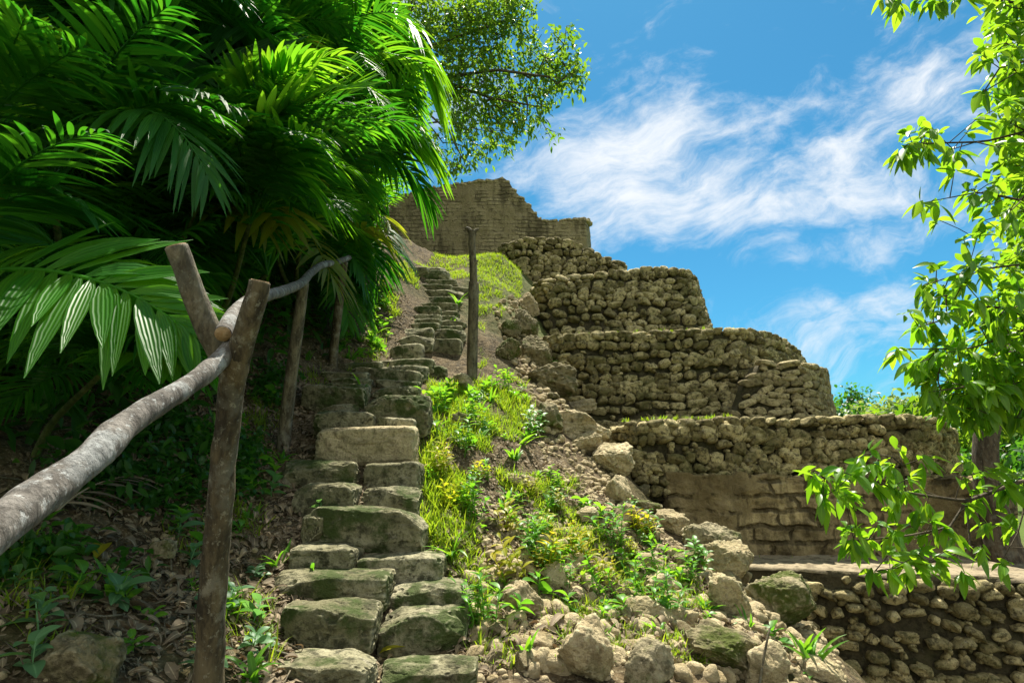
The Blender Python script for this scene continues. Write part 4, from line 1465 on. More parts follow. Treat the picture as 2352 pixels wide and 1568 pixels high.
# near leafy tree at the right edge
tb = gz(3.9, 3.4)
limbs = [[tb, tb + [.05, .05, 1.3], tb + [-.1, .1, 2.6], tb + [-.2, .1, 4.2], tb + [-.3, .1, 5.4]],
         [W(2640, 60, 3.6), W(2420, 20, 3.4), W(2230, -10, 3.3), W(2030, -10, 3.2)],
         [W(2640, 330, 3.6), W(2400, 290, 3.4), W(2260, 325, 3.3), W(2085, 330, 3.2)],
         [W(2640, 480, 3.6), W(2400, 470, 3.4), W(2250, 440, 3.2), W(2120, 465, 3.1)],
         [W(2640, 640, 3.6), W(2400, 600, 3.4), W(2230, 620, 3.2), W(2120, 655, 3.1)],
         [W(2640, 830, 3.6), W(2400, 740, 3.4), W(2230, 800, 3.2), W(2060, 800, 3.1)],
         [W(2400, 740, 3.4), W(2280, 700, 3.2), W(2110, 750, 3.1)],
         [W(2640, 1000, 3.6), W(2430, 900, 3.4), W(2270, 880, 3.2), W(2130, 900, 3.1)],
         [W(2640, 1060, 3.5), W(2352, 1102, 3.3), W(2220, 1150, 3.2), W(2080, 1130, 3.1), W(1960, 1085, 3.0), W(1870, 1085, 3.0)],
         [W(2220, 1150, 3.2), W(2180, 1210, 3.1), W(2080, 1230, 3.0), W(1960, 1240, 2.95)],
         [W(2220, 1150, 3.2), W(2240, 1250, 3.1), W(2150, 1290, 3.0), W(2010, 1310, 2.95)],
         [W(2352, 1102, 3.3), W(2350, 1200, 3.2), W(2300, 1290, 3.1)],
         [W(2080, 1130, 3.1), W(2070, 1050, 3.05), W(1990, 1040, 3.0)],
         [W(2640, 150, 3.6), W(2420, 130, 3.4), W(2300, 150, 3.3), W(2260, 210, 3.3)]]
att = []
r_ = np.random.default_rng(77)
for li, L in enumerate(limbs[1:]):
    P, u = resample(np.array(L), .05)
    n = int(u[-1] / .050)
    idx = (r_.beta(1.5, 1.0, n) * (len(P) - 1)).astype(int)
    a = P[idx] + r_.normal(0, 1, (n, 3)) * np.array([.085, .12, .07])
    att.append(a)
    att.append(P[-1:])
# dense foliage along the right edge
att.append(poly_pts([(2290, -80), (2420, -80), (2420, 960), (2250, 960), (2200, 860), (2290, 760), (2260, 680), (2330, 620), (2290, 520), (2350, 430), (2270, 330), (2310, 220)], 300, 3.05, 3.9, 78))
att.append(poly_pts([(2100, 820), (2360, 830), (2360, 960), (2180, 960)], 90, 3.1, 3.5, 79))
att = np.vstack(att)
X, Y, d = project(att)
ok = ~((X < 6 + np.interp(Y, [-50, 40, 60, 270, 300, 360, 420, 600, 700, 860, 960, 1010, 1060, 1180, 1230, 1340], [1990, 1990, 2240, 2240, 2050, 2060, 2080, 2090, 2030, 2040, 2180, 1900, 1840, 1900, 1930, 1980])) | (Y > 1330))
att = att[ok]
make_tree('leafy_tree', 'near tree with pointed glossy leaves reaching in from the right edge', tb, limbs, att, 7, .098, .40, 'leaf_right', 'twig', step=.09, tip=.0022,
          down=.55, spread=.5, jit=.012, seed=80, rmax=.05, sag=.12, droop=.3,
          trunk=([tb - [0, 0, .2], tb + [.05, .05, 1.3], tb + [-.1, .1, 2.6], tb + [-.2, .1, 4.2]], [.1, .08, .065, .05]))

# tree standing on the terrace behind it
tb = WY(2312, 1290, 6.4); tb[2] = ZTER
top = tb + np.array([1.9, .1, 4.2])
trunk = [tb - [0, 0, .05], tb + [-.03, 0, .35], tb + [-.06, 0, .9], tb + [.12, 0, 1.6], tb + [.9, .05, 2.9], top]
att = poly_pts([(2240, -100), (2600, -200), (2700, 900), (2330, 960), (2240, 820), (2290, 600), (2300, 350)], 420, 6.0, 7.6, 91)
make_tree('terrace_tree', 'tree with a dark leaning trunk standing on the terrace before the plaster wall', tb,
          [trunk[2:], [tb + [.9, .05, 2.9], tb + [1.0, .1, 3.8], tb + [1.1, .3, 5.2]], [tb + [.12, 0, 1.6], tb + [.3, 0, 2.5]]],
          att, 9, .16, .42, 'leaf_right', 'twig', step=.25, tip=.005, seed=92, rmax=.1, trunk=(trunk, [.19, .15, .12, .105, .085, .06]))


# background trees
def bg_tree(name, label, base, h, rx, n, leaves_n, L, leafm, seed, lowest=.25, group=None, flat=.8):
    r = np.random.default_rng(seed)
    base = np.asarray(base, float)
    c = base + np.array([0, 0, h * (1 + lowest) / 2])
    hz = h * (1 - lowest) / 2
    pts = []
    lob = [(r.normal(0, .45, 3)) for _ in range(7)]
    while len(pts) < n:
        q = lob[r.integers(7)] + nrm(r.normal(size=3)) * r.uniform(.15, .5) ** .5 * .62
        if np.linalg.norm(q) < 1.1: pts.append(c + q * np.array([rx, rx, hz]))
    att = np.array(pts)
    trunk = [base - [0, 0, .3], base + [r.normal(0, .1), 0, h * .25], base + [r.normal(0, .2), 0, h * .55], base + [r.normal(0, .3), 0, h * .8]]
    return make_tree(name, label, base, [trunk], att, leaves_n, L, .5, leafm, 'trunk', step=max(.3, rx * .12), tip=.012, seed=seed, rmax=h * .02,
                     jit=L * .8, group=group, trunk=(trunk, [h * .024, h * .02, h * .014, h * .006]))


def on(X, Y, d):
    p = W(X, Y, d); return np.array([p[0], p[1], TH0(p[0], p[1])[0]])


def tree_to(X, Ytop, d):
    p = W(X, Ytop, d); b = np.array([p[0], p[1], TH0(p[0], p[1])[0]])
    return b, p[2] - b[2]


for (X, Yt, d, rx, n, ln, L, mt, lab) in [
    (1940, 872, 60, 3.0, 170, 9, .55, 'leaf_dark', 'small dark tree far beyond the right end of the pyramid'),
    (2050, 900, 46, 6.0, 330, 10, .5, 'leaf_pale', 'pale green feathery tree beyond the pyramid at right'),
    (1925, 925, 40, 2.6, 160, 10, .4, 'leaf_dark', 'dense low bush close to the right end of the ragged stone block'),
    (2280, 900, 34, 6.0, 330, 11, .5, 'leaf_tree', 'mid green tree far behind the terrace tree trunk'),
    (2420, 1010, 20, 3.4, 320, 11, .3, 'leaf_dark', 'dark bush past the terrace end at the right edge'),
    (2200, 930, 55, 7.0, 300, 10, .6, 'leaf_pale', 'light tree on the far meadow, left of the terrace tree'),
    (2560, 700, 30, 8.0, 320, 11, .5, 'leaf_tree', 'tall tree beyond the right edge foliage')]:
    b, h = tree_to(X, Yt, d)
    bg_tree('background_tree', lab, b, h, rx, n, ln, L, mt, int(X + Yt), lowest=.12 if 'bush' in lab else .2, group='trees beyond the pyramid')

# jungle trees that close the upper left
for k, (x, y, h, rx, lab) in enumerate([
    (-6.6, 4.0, 9.0, 2.6, 'broadleaf jungle tree darkening the left edge behind the palms'),
    (-7.2, 6.4, 10.0, 2.7, 'broadleaf jungle tree behind the dark tall palms'),
    (-6.8, 8.8, 9.5, 2.5, 'broadleaf jungle tree behind the centre of the palm thicket'),
    (-6.4, 11.2, 8.5, 2.3, 'broadleaf jungle tree behind the tall sunlit palms'),
    (-9.5, 5.0, 12.0, 3.4, 'tall jungle tree filling the gap at far left'),
    (-9.8, 9.0, 12.0, 3.4, 'tall jungle tree filling the gap at the top left of centre'),
    (-5.6, 14.0, 7.0, 2.2, 'jungle tree showing behind the left end of the temple wall')]):
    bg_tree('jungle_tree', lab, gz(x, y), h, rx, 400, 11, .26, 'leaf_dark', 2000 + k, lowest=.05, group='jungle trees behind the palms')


for k, (x, y, h, rx, lab) in enumerate([  # crowns added above the frame as occluders, keeping sun off the left palms
    (-5.2, 6.8, 9.2, 2.5, 'unseen tall jungle tree added so its high crown shades the upper left palms'),
    (-5.0, 4.9, 9.4, 2.7, 'unseen tall jungle tree added so its high crown shades the palms at the left edge')]):
    bg_tree('jungle_tree', lab, gz(x, y), h, rx, 480, 11, .26, 'leaf_dark', 2050 + k, lowest=.56, group='jungle trees behind the palms')


def world_poly(px):
    return np.array([G(*p)[0][:2] for p in px])


def sample_poly(poly, n, seed):
    r = np.random.default_rng(seed)
    lo, hi = poly.min(0), poly.max(0)
    out = np.zeros((0, 2))
    while len(out) < n:
        q = r.uniform(lo, hi, (n * 2, 2))
        ins = np.zeros(len(q), bool)
        j = len(poly) - 1
        for i in range(len(poly)):
            a, b = poly[i], poly[j]
            c = ((a[1] > q[:, 1]) != (b[1] > q[:, 1])) & (q[:, 0] < (b[0] - a[0]) * (q[:, 1] - a[1]) / (b[1] - a[1] + 1e-12) + a[0])
            ins ^= c
            j = i
        out = np.vstack([out, q[ins]])
    return out[:n]


# shaded undergrowth on the bank
def undergrowth():
    r = np.random.default_rng(8)
    n = 2600
    x = r.uniform(-6.5, -2.2, n); y = r.uniform(2.2, 12, n)
    z = TH(x, y)
    P = np.column_stack([x, y, z + r.uniform(.02, .9, n) * np.clip((-x - 2.2) * .7, .1, 1.3)])
    ok = []
    X, Y, d = project(P)
    bx = np.interp(Y, BYp, BXp) - 25
    P = P[(X < bx) & (d > 2.6) & ((d > 3.2) | (Y < 900))]
    mb = MB()
    leaf_clusters(mb, P, nrm(np.column_stack([np.full(len(P), .6), np.full(len(P), -.4), np.full(len(P), .4)])), 7, .17, .3, .2, .7, .4, .12, 5)
    # low trailing plants at the foot of the bank and under the rail
    q = sample_poly(world_poly([(-100, 1180), (300, 960), (620, 860), (760, 770), (870, 640), (880, 700), (700, 850), (600, 1000), (560, 1400), (300, 1520), (-60, 1520)]), 1500, 17)
    q = q[fbm(np.column_stack([q, q[:, 0] * 0]) * 1.6, 3, 5) > -.02]
    leaf_clusters(mb, np.column_stack([q, TH(q[:, 0], q[:, 1]) + r.uniform(.01, .10, len(q))]), np.tile([.2, -.3, .5], (len(q), 1)), 6, .085, .45, .1, .8, .4, .05, 6)
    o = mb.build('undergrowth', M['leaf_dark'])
    tag(o, 'dim leafy undergrowth filling the gaps beneath the palms', 'undergrowth', kind='stuff')


undergrowth()


# ------------------------------------------------------------------ ground cover
SF = np.array(STEP_FRONT)


def off_steps(P, m=.0):
    bad = np.zeros(len(P), bool)
    for cx, cy, w, dp in SF:
        bad |= (np.abs(P[:, 0] - cx) < w / 2 - .02 + m) & (np.abs(P[:, 1] - cy) < dp - .01 + m)
    return ~bad


def grass(name, label, patches, seed):
    r = np.random.default_rng(seed)
    mb = MB()
    for poly, ntuft, hmin, hmax, per, thr in patches:
        q = sample_poly(world_poly(poly), ntuft, seed)
        p3 = np.column_stack([q, np.zeros(len(q))])
        q = q[fbm(p3 * 2.3, 3, seed) > thr]
        q = q[off_steps(q, .01)]
        N = len(q) * per
        B = np.repeat(q, per, axis=0) + r.normal(0, .018, (N, 2))
        z = TH(B[:, 0], B[:, 1])
        L = r.uniform(hmin, hmax, N)
        az = r.uniform(0, 2 * PI, N)
        tl = r.uniform(.15, 1.0, N)
        D = np.column_stack([np.cos(az) * tl, np.sin(az) * tl, np.ones(N)])
        U = np.column_stack([-np.cos(az), -np.sin(az), np.full(N, .6)])
        leaves(mb, np.column_stack([B, z - .01]), D, U, L, r.uniform(.0035, .0085, N) * (1 + L * 2), r.uniform(.1, .7, N), .35, r.uniform(0, 1, N), LEAF_GRASS)
    o = mb.build(name, M['grass'])
    tag(o, label, 'grass', kind='stuff')


grass('grass', 'short sunlit grass on the slopes right of the stairs', [
    ([(950, 605), (1140, 572), (1200, 650), (1190, 690), (1110, 690), (1090, 640), (1010, 640)], 9000, .05, .13, 4, -.25),
    ([(1090, 680), (1190, 690), (1140, 760), (1110, 850), (1090, 850)], 700, .05, .14, 4, .0),
    ([(985, 880), (1160, 860), (1240, 900), (1260, 960), (1180, 1010), (1000, 1000)], 2200, .06, .20, 5, .04),
    ([(980, 1000), (1250, 1010), (1330, 1120), (1100, 1160), (975, 1130)], 1800, .06, .20, 5, .06),
    ([(970, 1090), (1250, 1120), (1400, 1240), (1200, 1300), (985, 1260)], 2000, .05, .18, 4, .10),
    ([(1180, 1250), (1500, 1240), (1640, 1340), (1640, 1420), (1300, 1420), (1080, 1330)], 1300, .06, .16, 5, .06),
    ([(1080, 1380), (1500, 1420), (1800, 1480), (1800, 1560), (1090, 1560)], 600, .06, .16, 5, .02),
    ([(870, 600), (960, 610), (960, 690), (900, 760), (870, 700)], 1500, .05, .14, 4, -.05),
    ([(560, 960), (640, 830), (880, 760), (900, 860), (700, 900), (640, 1000)], 500, .05, .14, 4, .1),
    ([(-50, 1250), (300, 1080), (620, 900), (640, 1560), (0, 1560)], 700, .07, .22, 5, .02),
    ([(965, 960), (1060, 980), (1080, 1200), (1120, 1420), (1075, 1440), (1000, 1290), (965, 1180)], 520, .07, .24, 6, -.3),
], 51)


def wall_grass():
    r = np.random.default_rng(19)
    mb = MB()
    for spec, n, hh in (([(1425, 968, 7.2), (1560, 962, 7.1), (1690, 960, 7.1)], 45, .08), ([(1270, 770, 8.95), (1420, 765, 8.8), (1690, 756, 8.8)], 30, .07),
                        ([(1745, 1290, 6.6), (1900, 1288, 6.65), (2300, 1285, 6.65)], 70, .08)):
        P = np.array([WY(*s) for s in spec])
        Q, u = resample(P, .02)
        c = Q[r.integers(0, len(Q), n)] + r.normal(0, .04, (n, 3)) * [1, 1, .1]
        per = 6
        B = np.repeat(c, per, axis=0) + r.normal(0, .012, (n * per, 3)) * [1, 1, 0]
        N = len(B)
        az = r.uniform(0, 2 * PI, N); tl = r.uniform(.1, .9, N)
        D = np.column_stack([np.cos(az) * tl, np.sin(az) * tl, np.ones(N)])
        leaves(mb, B, D, np.column_stack([-np.cos(az), -np.sin(az), np.full(N, .5)]), r.uniform(.4, 1.2, N) * hh, r.uniform(.008, .014, N), r.uniform(.1, .6, N), .3, r.uniform(0, 1, N), LEAF_GRASS)
    tag(mb.build('wall_grass', M['grass']), 'thin grass growing along the ledges of the stone tiers', 'grass', kind='stuff')


wall_grass()


def litter():
    r = np.random.default_rng(23)
    mb = MB()
    for tsc, poly, n, l0, l1 in (
        (.5, [(-200, 1600), (-100, 1200), (120, 1000), (480, 900), (640, 800), (720, 900), (720, 1600)], 6500, .03, .085),
        (0.6, [(560, 1600), (640, 1100), (720, 900), (960, 1000), (980, 1600)], 1500, .025, .07),
        (0.95, [(980, 1180), (1250, 1120), (1450, 1180), (1640, 1330), (1900, 1560), (1000, 1580), (1080, 1400)], 11000, .025, .075),
        (0.7, [(960, 900), (1240, 1000), (1400, 1150), (1000, 1160)], 2200, .025, .06),
        (0.45, [(640, 820), (900, 640), (960, 700), (900, 840)], 900, .03, .07)):
        q = sample_poly(world_poly(poly), n, 23 + n)
        z = TH(q[:, 0], q[:, 1])
        N = len(q)
        B = np.column_stack([q, z + r.uniform(.003, .022, N)])
        az = r.uniform(0, 2 * PI, N)
        D = np.column_stack([np.cos(az), np.sin(az), r.normal(.0, .35, N)])
        e = .05
        sx = (TH0(q[:, 0] + e, q[:, 1]) - TH0(q[:, 0] - e, q[:, 1])) / (2 * e)
        sy = (TH0(q[:, 0], q[:, 1] + e) - TH0(q[:, 0], q[:, 1] - e)) / (2 * e)
        D[:, 2] += D[:, 0] * sx + D[:, 1] * sy
        U = np.column_stack([-sx, -sy, np.ones(N)]) + r.normal(0, .35, (N, 3))
        L = l0 * .6 + (l1 * 1.6 - l0 * .6) * r.beta(1.2, 3.2, N)
        leaves(mb, B, D, U, L, L * np.where(r.random(N) < .3, r.uniform(.08, .18, N), r.uniform(.3, .55, N)), 0, r.uniform(.0, .9, N), r.beta(.8, 1.2, N) * tsc, LEAF_ELL, curl=r.normal(0, .22, N))
    tag(mb.build('leaf_litter', M['litter']), 'dry brown fallen leaves covering the earth', 'leaf litter', kind='stuff')
    # twigs among the leaves
    mb = MB()
    q = sample_poly(world_poly([(-100, 1600), (0, 1100), (640, 820), (700, 1600)]), 160, 5)
    q = np.vstack([q, sample_poly(world_poly([(980, 1180), (1250, 1120), (1640, 1330), (1800, 1560), (1000, 1580)]), 160, 6)])
    for p in q:
        az = r.uniform(0, 2 * PI); L = r.uniform(.06, .28)
        e = p + np.array([math.cos(az), math.sin(az)]) * L
        m_ = (p + e) / 2 + r.normal(0, .02, 2)
        pts = [[a[0], a[1], TH(a[0], a[1])[0] + .012 + r.uniform(0, .03)] for a in (p, m_, e)]
        tube(mb, pts, r.uniform(.002, .005), sides=5, tone=r.uniform(0, 1))
    tag(mb.build('fallen_twigs', M['bark_grey']), 'thin broken twigs scattered over the leaf litter', 'twigs', kind='stuff')


litter()


def rubble():
    r = np.random.default_rng(29)
    base = [rock_verts(3, (1, .85, .7), 7000 + k, p=2.6, facets=8, rough=.22, fmin=.62, freq=1.4) for k in range(16)]
    small = [rock_verts(2, (1, .85, .65), 7100 + k, p=2.6, facets=6, rough=.2, fmin=.65) for k in range(10)]
    mb = MB()
    for poly, n, a, b in (
        ([(985, 1170), (1250, 1110), (1480, 1180), (1660, 1330), (1900, 1480), (1950, 1600), (1000, 1600), (1080, 1380)], 3000, .010, .036),
        ([(985, 1200), (1300, 1180), (1480, 1220), (1660, 1330), (1900, 1500), (1900, 1600), (1060, 1600), (1080, 1380)], 380, .035, .10),
        ([(1240, 1000), (1330, 1020), (1500, 1170), (1400, 1200), (1250, 1100)], 260, .02, .06),
        ([(1130, 700), (1200, 690), (1240, 850), (1330, 1000), (1240, 1000), (1180, 850)], 260, .03, .085),
        ([(-100, 1600), (100, 1250), (480, 1050), (640, 1000), (640, 1600)], 260, .010, .035),
        ([(640, 1600), (660, 1050), (960, 1050), (1000, 1600)], 200, .008, .024),
        ([(1600, 1600), (1700, 1350), (2000, 1480), (2150, 1600)], 350, .02, .07)):
        q = sample_poly(world_poly(poly), n, 31 + n)
        q = q[off_steps(q)]
        z = TH(q[:, 0], q[:, 1])
        S = a + (b - a) * r.beta(1.1, 2.2, len(q))
        for p, zz, s in zip(q, z, S):
            v, t = (base if s > .03 else small)[r.integers(10)]
            rm = rotm(r.normal(0, .4), r.normal(0, .4), r.uniform(0, 6.3))
            mb.add((v * s) @ rm.T + np.array([p[0], p[1], zz + s * .08]), None, t, r.uniform(.1, 1))
    tag(mb.build('rubble', M['gravel']), 'loose broken limestone rubble strewn over the slope', 'rubble', kind='stuff')


rubble()


# ------------------------------------------------------------------ small plants
def plant_mesh(kind, seed, mat):
    r = np.random.default_rng(seed)
    mb = MB()
    if kind == 'broad':
        n = r.integers(6, 10)
        h = r.uniform(.05, .10)
        tube(mb, [(0, 0, -.03), (r.normal(0, .01), r.normal(0, .01), h)], [.003, .002], sides=5, tone=.6)
        az = np.arange(n) * 2.4 + r.normal(0, .3, n)
        zz = np.linspace(.01, h, n)
        el = np.linspace(.2, .9, n)
        D = np.column_stack([np.cos(az), np.sin(az), el])
        L = r.uniform(.07, .12, n)
        leaves(mb, np.column_stack([np.zeros((n, 2)), zz]), D, np.tile([0, 0, 1.0], (n, 1)) + r.normal(0, .2, (n, 3)), L, L * r.uniform(.38, .5, n), .35, .3, r.uniform(0, 1, n), LEAF_ELL)
    elif kind == 'tall':
        for s in range(r.integers(3, 6)):
            b = np.array([r.normal(0, .035), r.normal(0, .035), -.02])
            tp = b + np.array([r.normal(0, .05), r.normal(0, .05), r.uniform(.14, .26)])
            tube(mb, [b, (b + tp) / 2 + [r.normal(0, .01), 0, 0], tp], [.003, .0025, .002], sides=5, tone=.5)
            n = 11
            f = np.linspace(.2, 1, n)
            az = np.arange(n) * 2.4 + r.uniform(0, 6)
            D = np.column_stack([np.cos(az), np.sin(az), .25 + f * .4])
            L = r.uniform(.05, .085, n)
            leaves(mb, b + (tp - b) * f[:, None], D, np.tile([0, 0, 1.0], (n, 1)), L, L * .38, .3, .25, r.uniform(0, 1, n), LEAF_ELL)
    elif kind == 'blade':
        n = r.integers(7, 12)
        az = r.uniform(0, 6.3, n); tl = r.uniform(.3, 1.1, n)
        D = np.column_stack([np.cos(az) * tl, np.sin(az) * tl, np.ones(n)])
        L = r.uniform(.12, .26, n)
        leaves(mb, np.column_stack([r.normal(0, .01, (n, 2)), np.full(n, -.01)]), D, np.column_stack([-np.cos(az), -np.sin(az), np.full(n, .5)]), L, r.uniform(.014, .024, n), r.uniform(.3, .7, n), .35, r.uniform(0, 1, n), LEAF_GRASS)
    elif kind == 'tuft':
        n = 70
        az = r.uniform(0, 6.3, n); tl = r.uniform(.1, 1.0, n)
        D = np.column_stack([np.cos(az) * tl, np.sin(az) * tl, np.ones(n)])
        L = r.uniform(.10, .26, n)
        leaves(mb, np.column_stack([r.normal(0, .02, (n, 2)), np.full(n, -.01)]), D, np.column_stack([-np.cos(az), -np.sin(az), np.full(n, .5)]), L, r.uniform(.005, .009, n), r.uniform(.1, .5, n), .3, r.uniform(0, 1, n), LEAF_GRASS)
    return mb.mesh('plant', M[mat])


PM = {}
for kd in ('broad', 'tall', 'blade'):
    for mt in ('weed', 'weed_yellow', 'weed_blue'):
        PM[kd, mt] = [plant_mesh(kd, 50 + s, mt) for s in range(4 if mt == 'weed' else 2)]
PM['tuft', 'grass'] = [plant_mesh('tuft', 5, 'grass')]


def plant(X, Y, kd, mt, sc, label, k, group=None, lift=0.0, name='weed', cat='plant'):
    p, d = G(X, Y)
    p[2] = TH(p[0], p[1])[0] + lift
    r = np.random.default_rng(k)
    ms = PM[kd, mt]
    me = ms[k % len(ms)]
    o = bpy.data.objects.new(name, me); COL.objects.link(o)
    o.location = Vector(p); o.rotation_euler = (r.normal(0, .15), r.normal(0, .15), r.uniform(0, 6.3)); o.scale = (sc,) * 3
    tag(o, label, cat, group)
    return o


HERO_PL = [
    (1262, 866, 'broad', 'weed', 1.5, 'bright green plant growing on the dark boulder of the broken edge', .12),
    (1000, 1085, 'tall', 'weed_yellow', 1.2, 'yellowing weed just right of the pale pitted step', 0),
    (1110, 1450, 'tall', 'weed', 1.35, 'bushy bright weed right of the lowest step', 0),
    (1075, 1440, 'tall', 'weed', 1.1, 'smaller leafy weed touching the right end of the lowest step', 0),
    (2035, 1530, 'tuft', 'grass', 1.0, 'spiky grass tuft at bottom right before the biggest pale boulder', .05),
    (1925, 1490, 'broad', 'weed_blue', 1.9, 'bluish broad leaved plant sprouting before the biggest pale boulder', .08),
    (735, 1190, 'broad', 'weed_blue', 1.0, 'weed with pale leaves in front of the rounded mossy block', .02),
    (865, 1385, 'broad', 'weed_blue', .8, 'dark small plant in the gap of the second lowest step', .06),
    (845, 1455, 'broad', 'weed_blue', .9, 'small plant in the gap between the two lowest step blocks', .08),
    (715, 1330, 'blade', 'weed', 1.3, 'long bladed grass before the sloping pale block', .0),
    (640, 1300, 'blade', 'weed', 1.2, 'upright bladed weed left of the sloping pale block', 0),
    (830, 905, 'blade', 'weed', 1.3, 'grass tuft growing in the middle of the shallow flight', .05),
    (1380, 1200, 'broad', 'weed', 1.4, 'broad leaved weed under the pointed triangular rock', 0),
    (1412, 1000, 'tall', 'weed_yellow', 1.2, 'yellow green seedling right of the flat capping stone', 0),
    (1470, 1045, 'broad', 'weed_yellow', 1.0, 'small yellow seedling above the lumpy pale rock', .05),
    (1610, 1235, 'broad', 'weed', 1.1, 'leafy sprig on top of the rounded mossy boulder', .12),
    (640, 1070, 'blade', 'weed', 1.3, 'single tall green blade at the foot of the second post', 0),
    (1590, 1340, 'tall', 'weed', 1.1, 'leafy weeds left of the upright pointed boulder', 0),
    (1530, 1420, 'tall', 'weed', 1.2, 'low spreading weed beside the flat brown rock', 0),
    (1560, 1440, 'tuft', 'grass', .7, 'grass tuft between flat brown rock and mossy low boulder', 0),
    (1450, 1285, 'blade', 'weed', 1.2, 'bladed weed amid the rubble above the flat pale stone', 0),
    (1790, 1400, 'broad', 'weed', 1.2, 'weed leaning over the big slanting mossy boulder', .15),
    (1210, 1525, 'blade', 'weed', 1.2, 'bladed weed at the bottom edge left of the tall pitted boulder', 0),
    (1050, 700, 'blade', 'weed', 1.9, 'tall bladed weed left of the tall pole, by the upper stairs', 0),
    (1040, 745, 'blade', 'weed', 1.6, 'bladed weed beside the upper flight below the tallest blades', 0),
    (1200, 1020, 'blade', 'weed', 1.6, 'star shaped weed in the shady hollow left of the broad pale rock', 0),
    (260, 1385, 'blade', 'weed', 1.5, 'drooping grass clump in the dark leaf litter at left', 0),
    (410, 1210, 'broad', 'weed', 1.5, 'broad leaved seedling in the shade below the thick rail', 0),
    (90, 1470, 'broad', 'weed_blue', 1.3, 'heart leaved seedling in the bottom left shade', 0),
    (830, 640, 'blade', 'weed', 1.0, 'weed on the earth bank under the hanging palm fronds', 0),
]
for k, (X, Y, kd, mt, sc, lab, lf) in enumerate(HERO_PL):
    plant(X, Y, kd, mt, sc, lab, 300 + k, 'weeds on and beside the stairs', lf)

r_ = np.random.default_rng(61)
k = 0
for poly, n, kinds, lab, grp in (
    ([(985, 1100), (1250, 1090), (1480, 1200), (1640, 1340), (1560, 1420), (1100, 1400), (990, 1250)], 88, [('broad', 'weed'), ('tall', 'weed'), ('blade', 'weed'), ('blade', 'weed'), ('tall', 'weed_yellow')],
     'small weed sprouting from the sunlit rubble beside the lower stairs', 'weeds in the sunlit rubble'),
    ([(1100, 1420), (1600, 1400), (1850, 1500), (1900, 1570), (1090, 1570)], 20, [('broad', 'weed'), ('blade', 'weed')],
     'small weed growing among the boulders along the bottom edge', 'weeds among the bottom boulders'),
    ([(985, 900), (1200, 890), (1280, 1000), (1250, 1080), (990, 1060)], 40, [('broad', 'weed'), ('blade', 'weed'), ('tall', 'weed')],
     'weed in the grassy strip between the stair bend and the broken edge', 'weeds in the grassy strip'),
    ([(-60, 1580), (60, 1200), (460, 1000), (640, 830), (660, 1000), (640, 1580)], 64, [('broad', 'weed'), ('blade', 'weed'), ('broad', 'weed_blue')],
     'seedling in the shaded leaf litter left of the stairs', 'seedlings in the shade'),
    ([(700, 830), (860, 640), (900, 740), (880, 820)], 48, [('broad', 'weed'), ('blade', 'weed')],
     'weed on the shaded earth bank left of the upper stairs', 'weeds on the earth bank')):
    q = sample_poly(world_poly(poly), n, 90 + n)
    q = q[off_steps(q, .03)]
    for p in q:
        kd, mt = kinds[r_.integers(len(kinds))]
        ms = PM[kd, mt]
        o = bpy.data.objects.new('weed', ms[r_.integers(len(ms))]); COL.objects.link(o)
        o.location = (p[0], p[1], TH(p[0], p[1])[0])
        o.rotation_euler = (r_.normal(0, .2), r_.normal(0, .2), r_.uniform(0, 6.3)); o.scale = (r_.uniform(.6, 1.6),) * 3
        tag(o, lab, 'weed', grp)

# sticks and dry palm leaves
def stick(pts, rad, label, mat='bark_grey', name='stick'):
    P = np.array([W(*p) for p in pts])
    mb = MB(); tube(mb, P, rad, sides=8, sub=5, rough=.1, seed=3)
    tag(mb.build(name, M[mat], None, P[0]), label, 'stick')


p1, d1 = G(1745, 1568); 
stick([(1742, 1590, d1 - .1), (1752, 1520, d1 - .05), (1768, 1440, d1 + .02)], [.008, .007, .006], 'thin grey stick leaning on the boulders at bottom right')
pa, da = G(592, 920); pb, db = G(690, 908)
stick([(585, 922, da - .05), (640, 914, (da + db) / 2 - .06), (692, 905, db - .05)], [.014, .016, .013], 'pale fallen branch lying behind the second post')
pa, da = G(1270, 1455); pb, db = G(1300, 1390)


def dry_frond():
    mb = MB()
    q = [G(120, 1215)[0], G(250, 1150)[0], G(400, 1110)[0]]
    P0, Pm, P2 = (np.array([p[0], p[1], TH(p[0], p[1])[0] + e]) for p, e in zip(q, (.05, .12, .04)))
    frond(mb, P0, 2 * Pm - (P0 + P2) / 2, P2, nl=15, Lmax=.24, wid=.026, t0=.1, droop=.35, lift=-.12, seed=88, rr=.006)
    tag(mb.build('dry_frond', M['drypalm'], None, P0), 'withered brown palm frond lying beneath the thick rail', 'palm frond')
    for X, Y, L, az, lab in ((1262, 1455, .2, 1.0, 'striped dry leaf strip lying on the rubble right of the bushy weed'), (215, 1310, .22, 2.0, 'pale yellow fallen leaf on the dark litter at left'),
                             (870, 1510, .16, .1, 'curved yellowed leaf on the foot slab of the stairs')):
        p, d = G(X, Y); p[2] = TH(p[0], p[1])[0] + .03
        m2 = MB()
        leaves(m2, [p], [[math.cos(az), math.sin(az), .3]], [[.2, -.3, 1]], L, L * (.22 if 'strip' in lab else .38), .1, .3, .8, LEAF_ELL, curl=np.array([-.12]))
        tag(m2.build('fallen_leaf', M['drypalm' if 'strip' in lab else 'weed_yellow'], None, p), lab, 'leaf')


dry_frond()

# ------------------------------------------------------------------ sky, sun, camera
AZ, EL = math.radians(10), math.radians(67)
SKY_STRENGTH, SUN_STRENGTH, EXPOSURE = .12, 5.0, 1.25


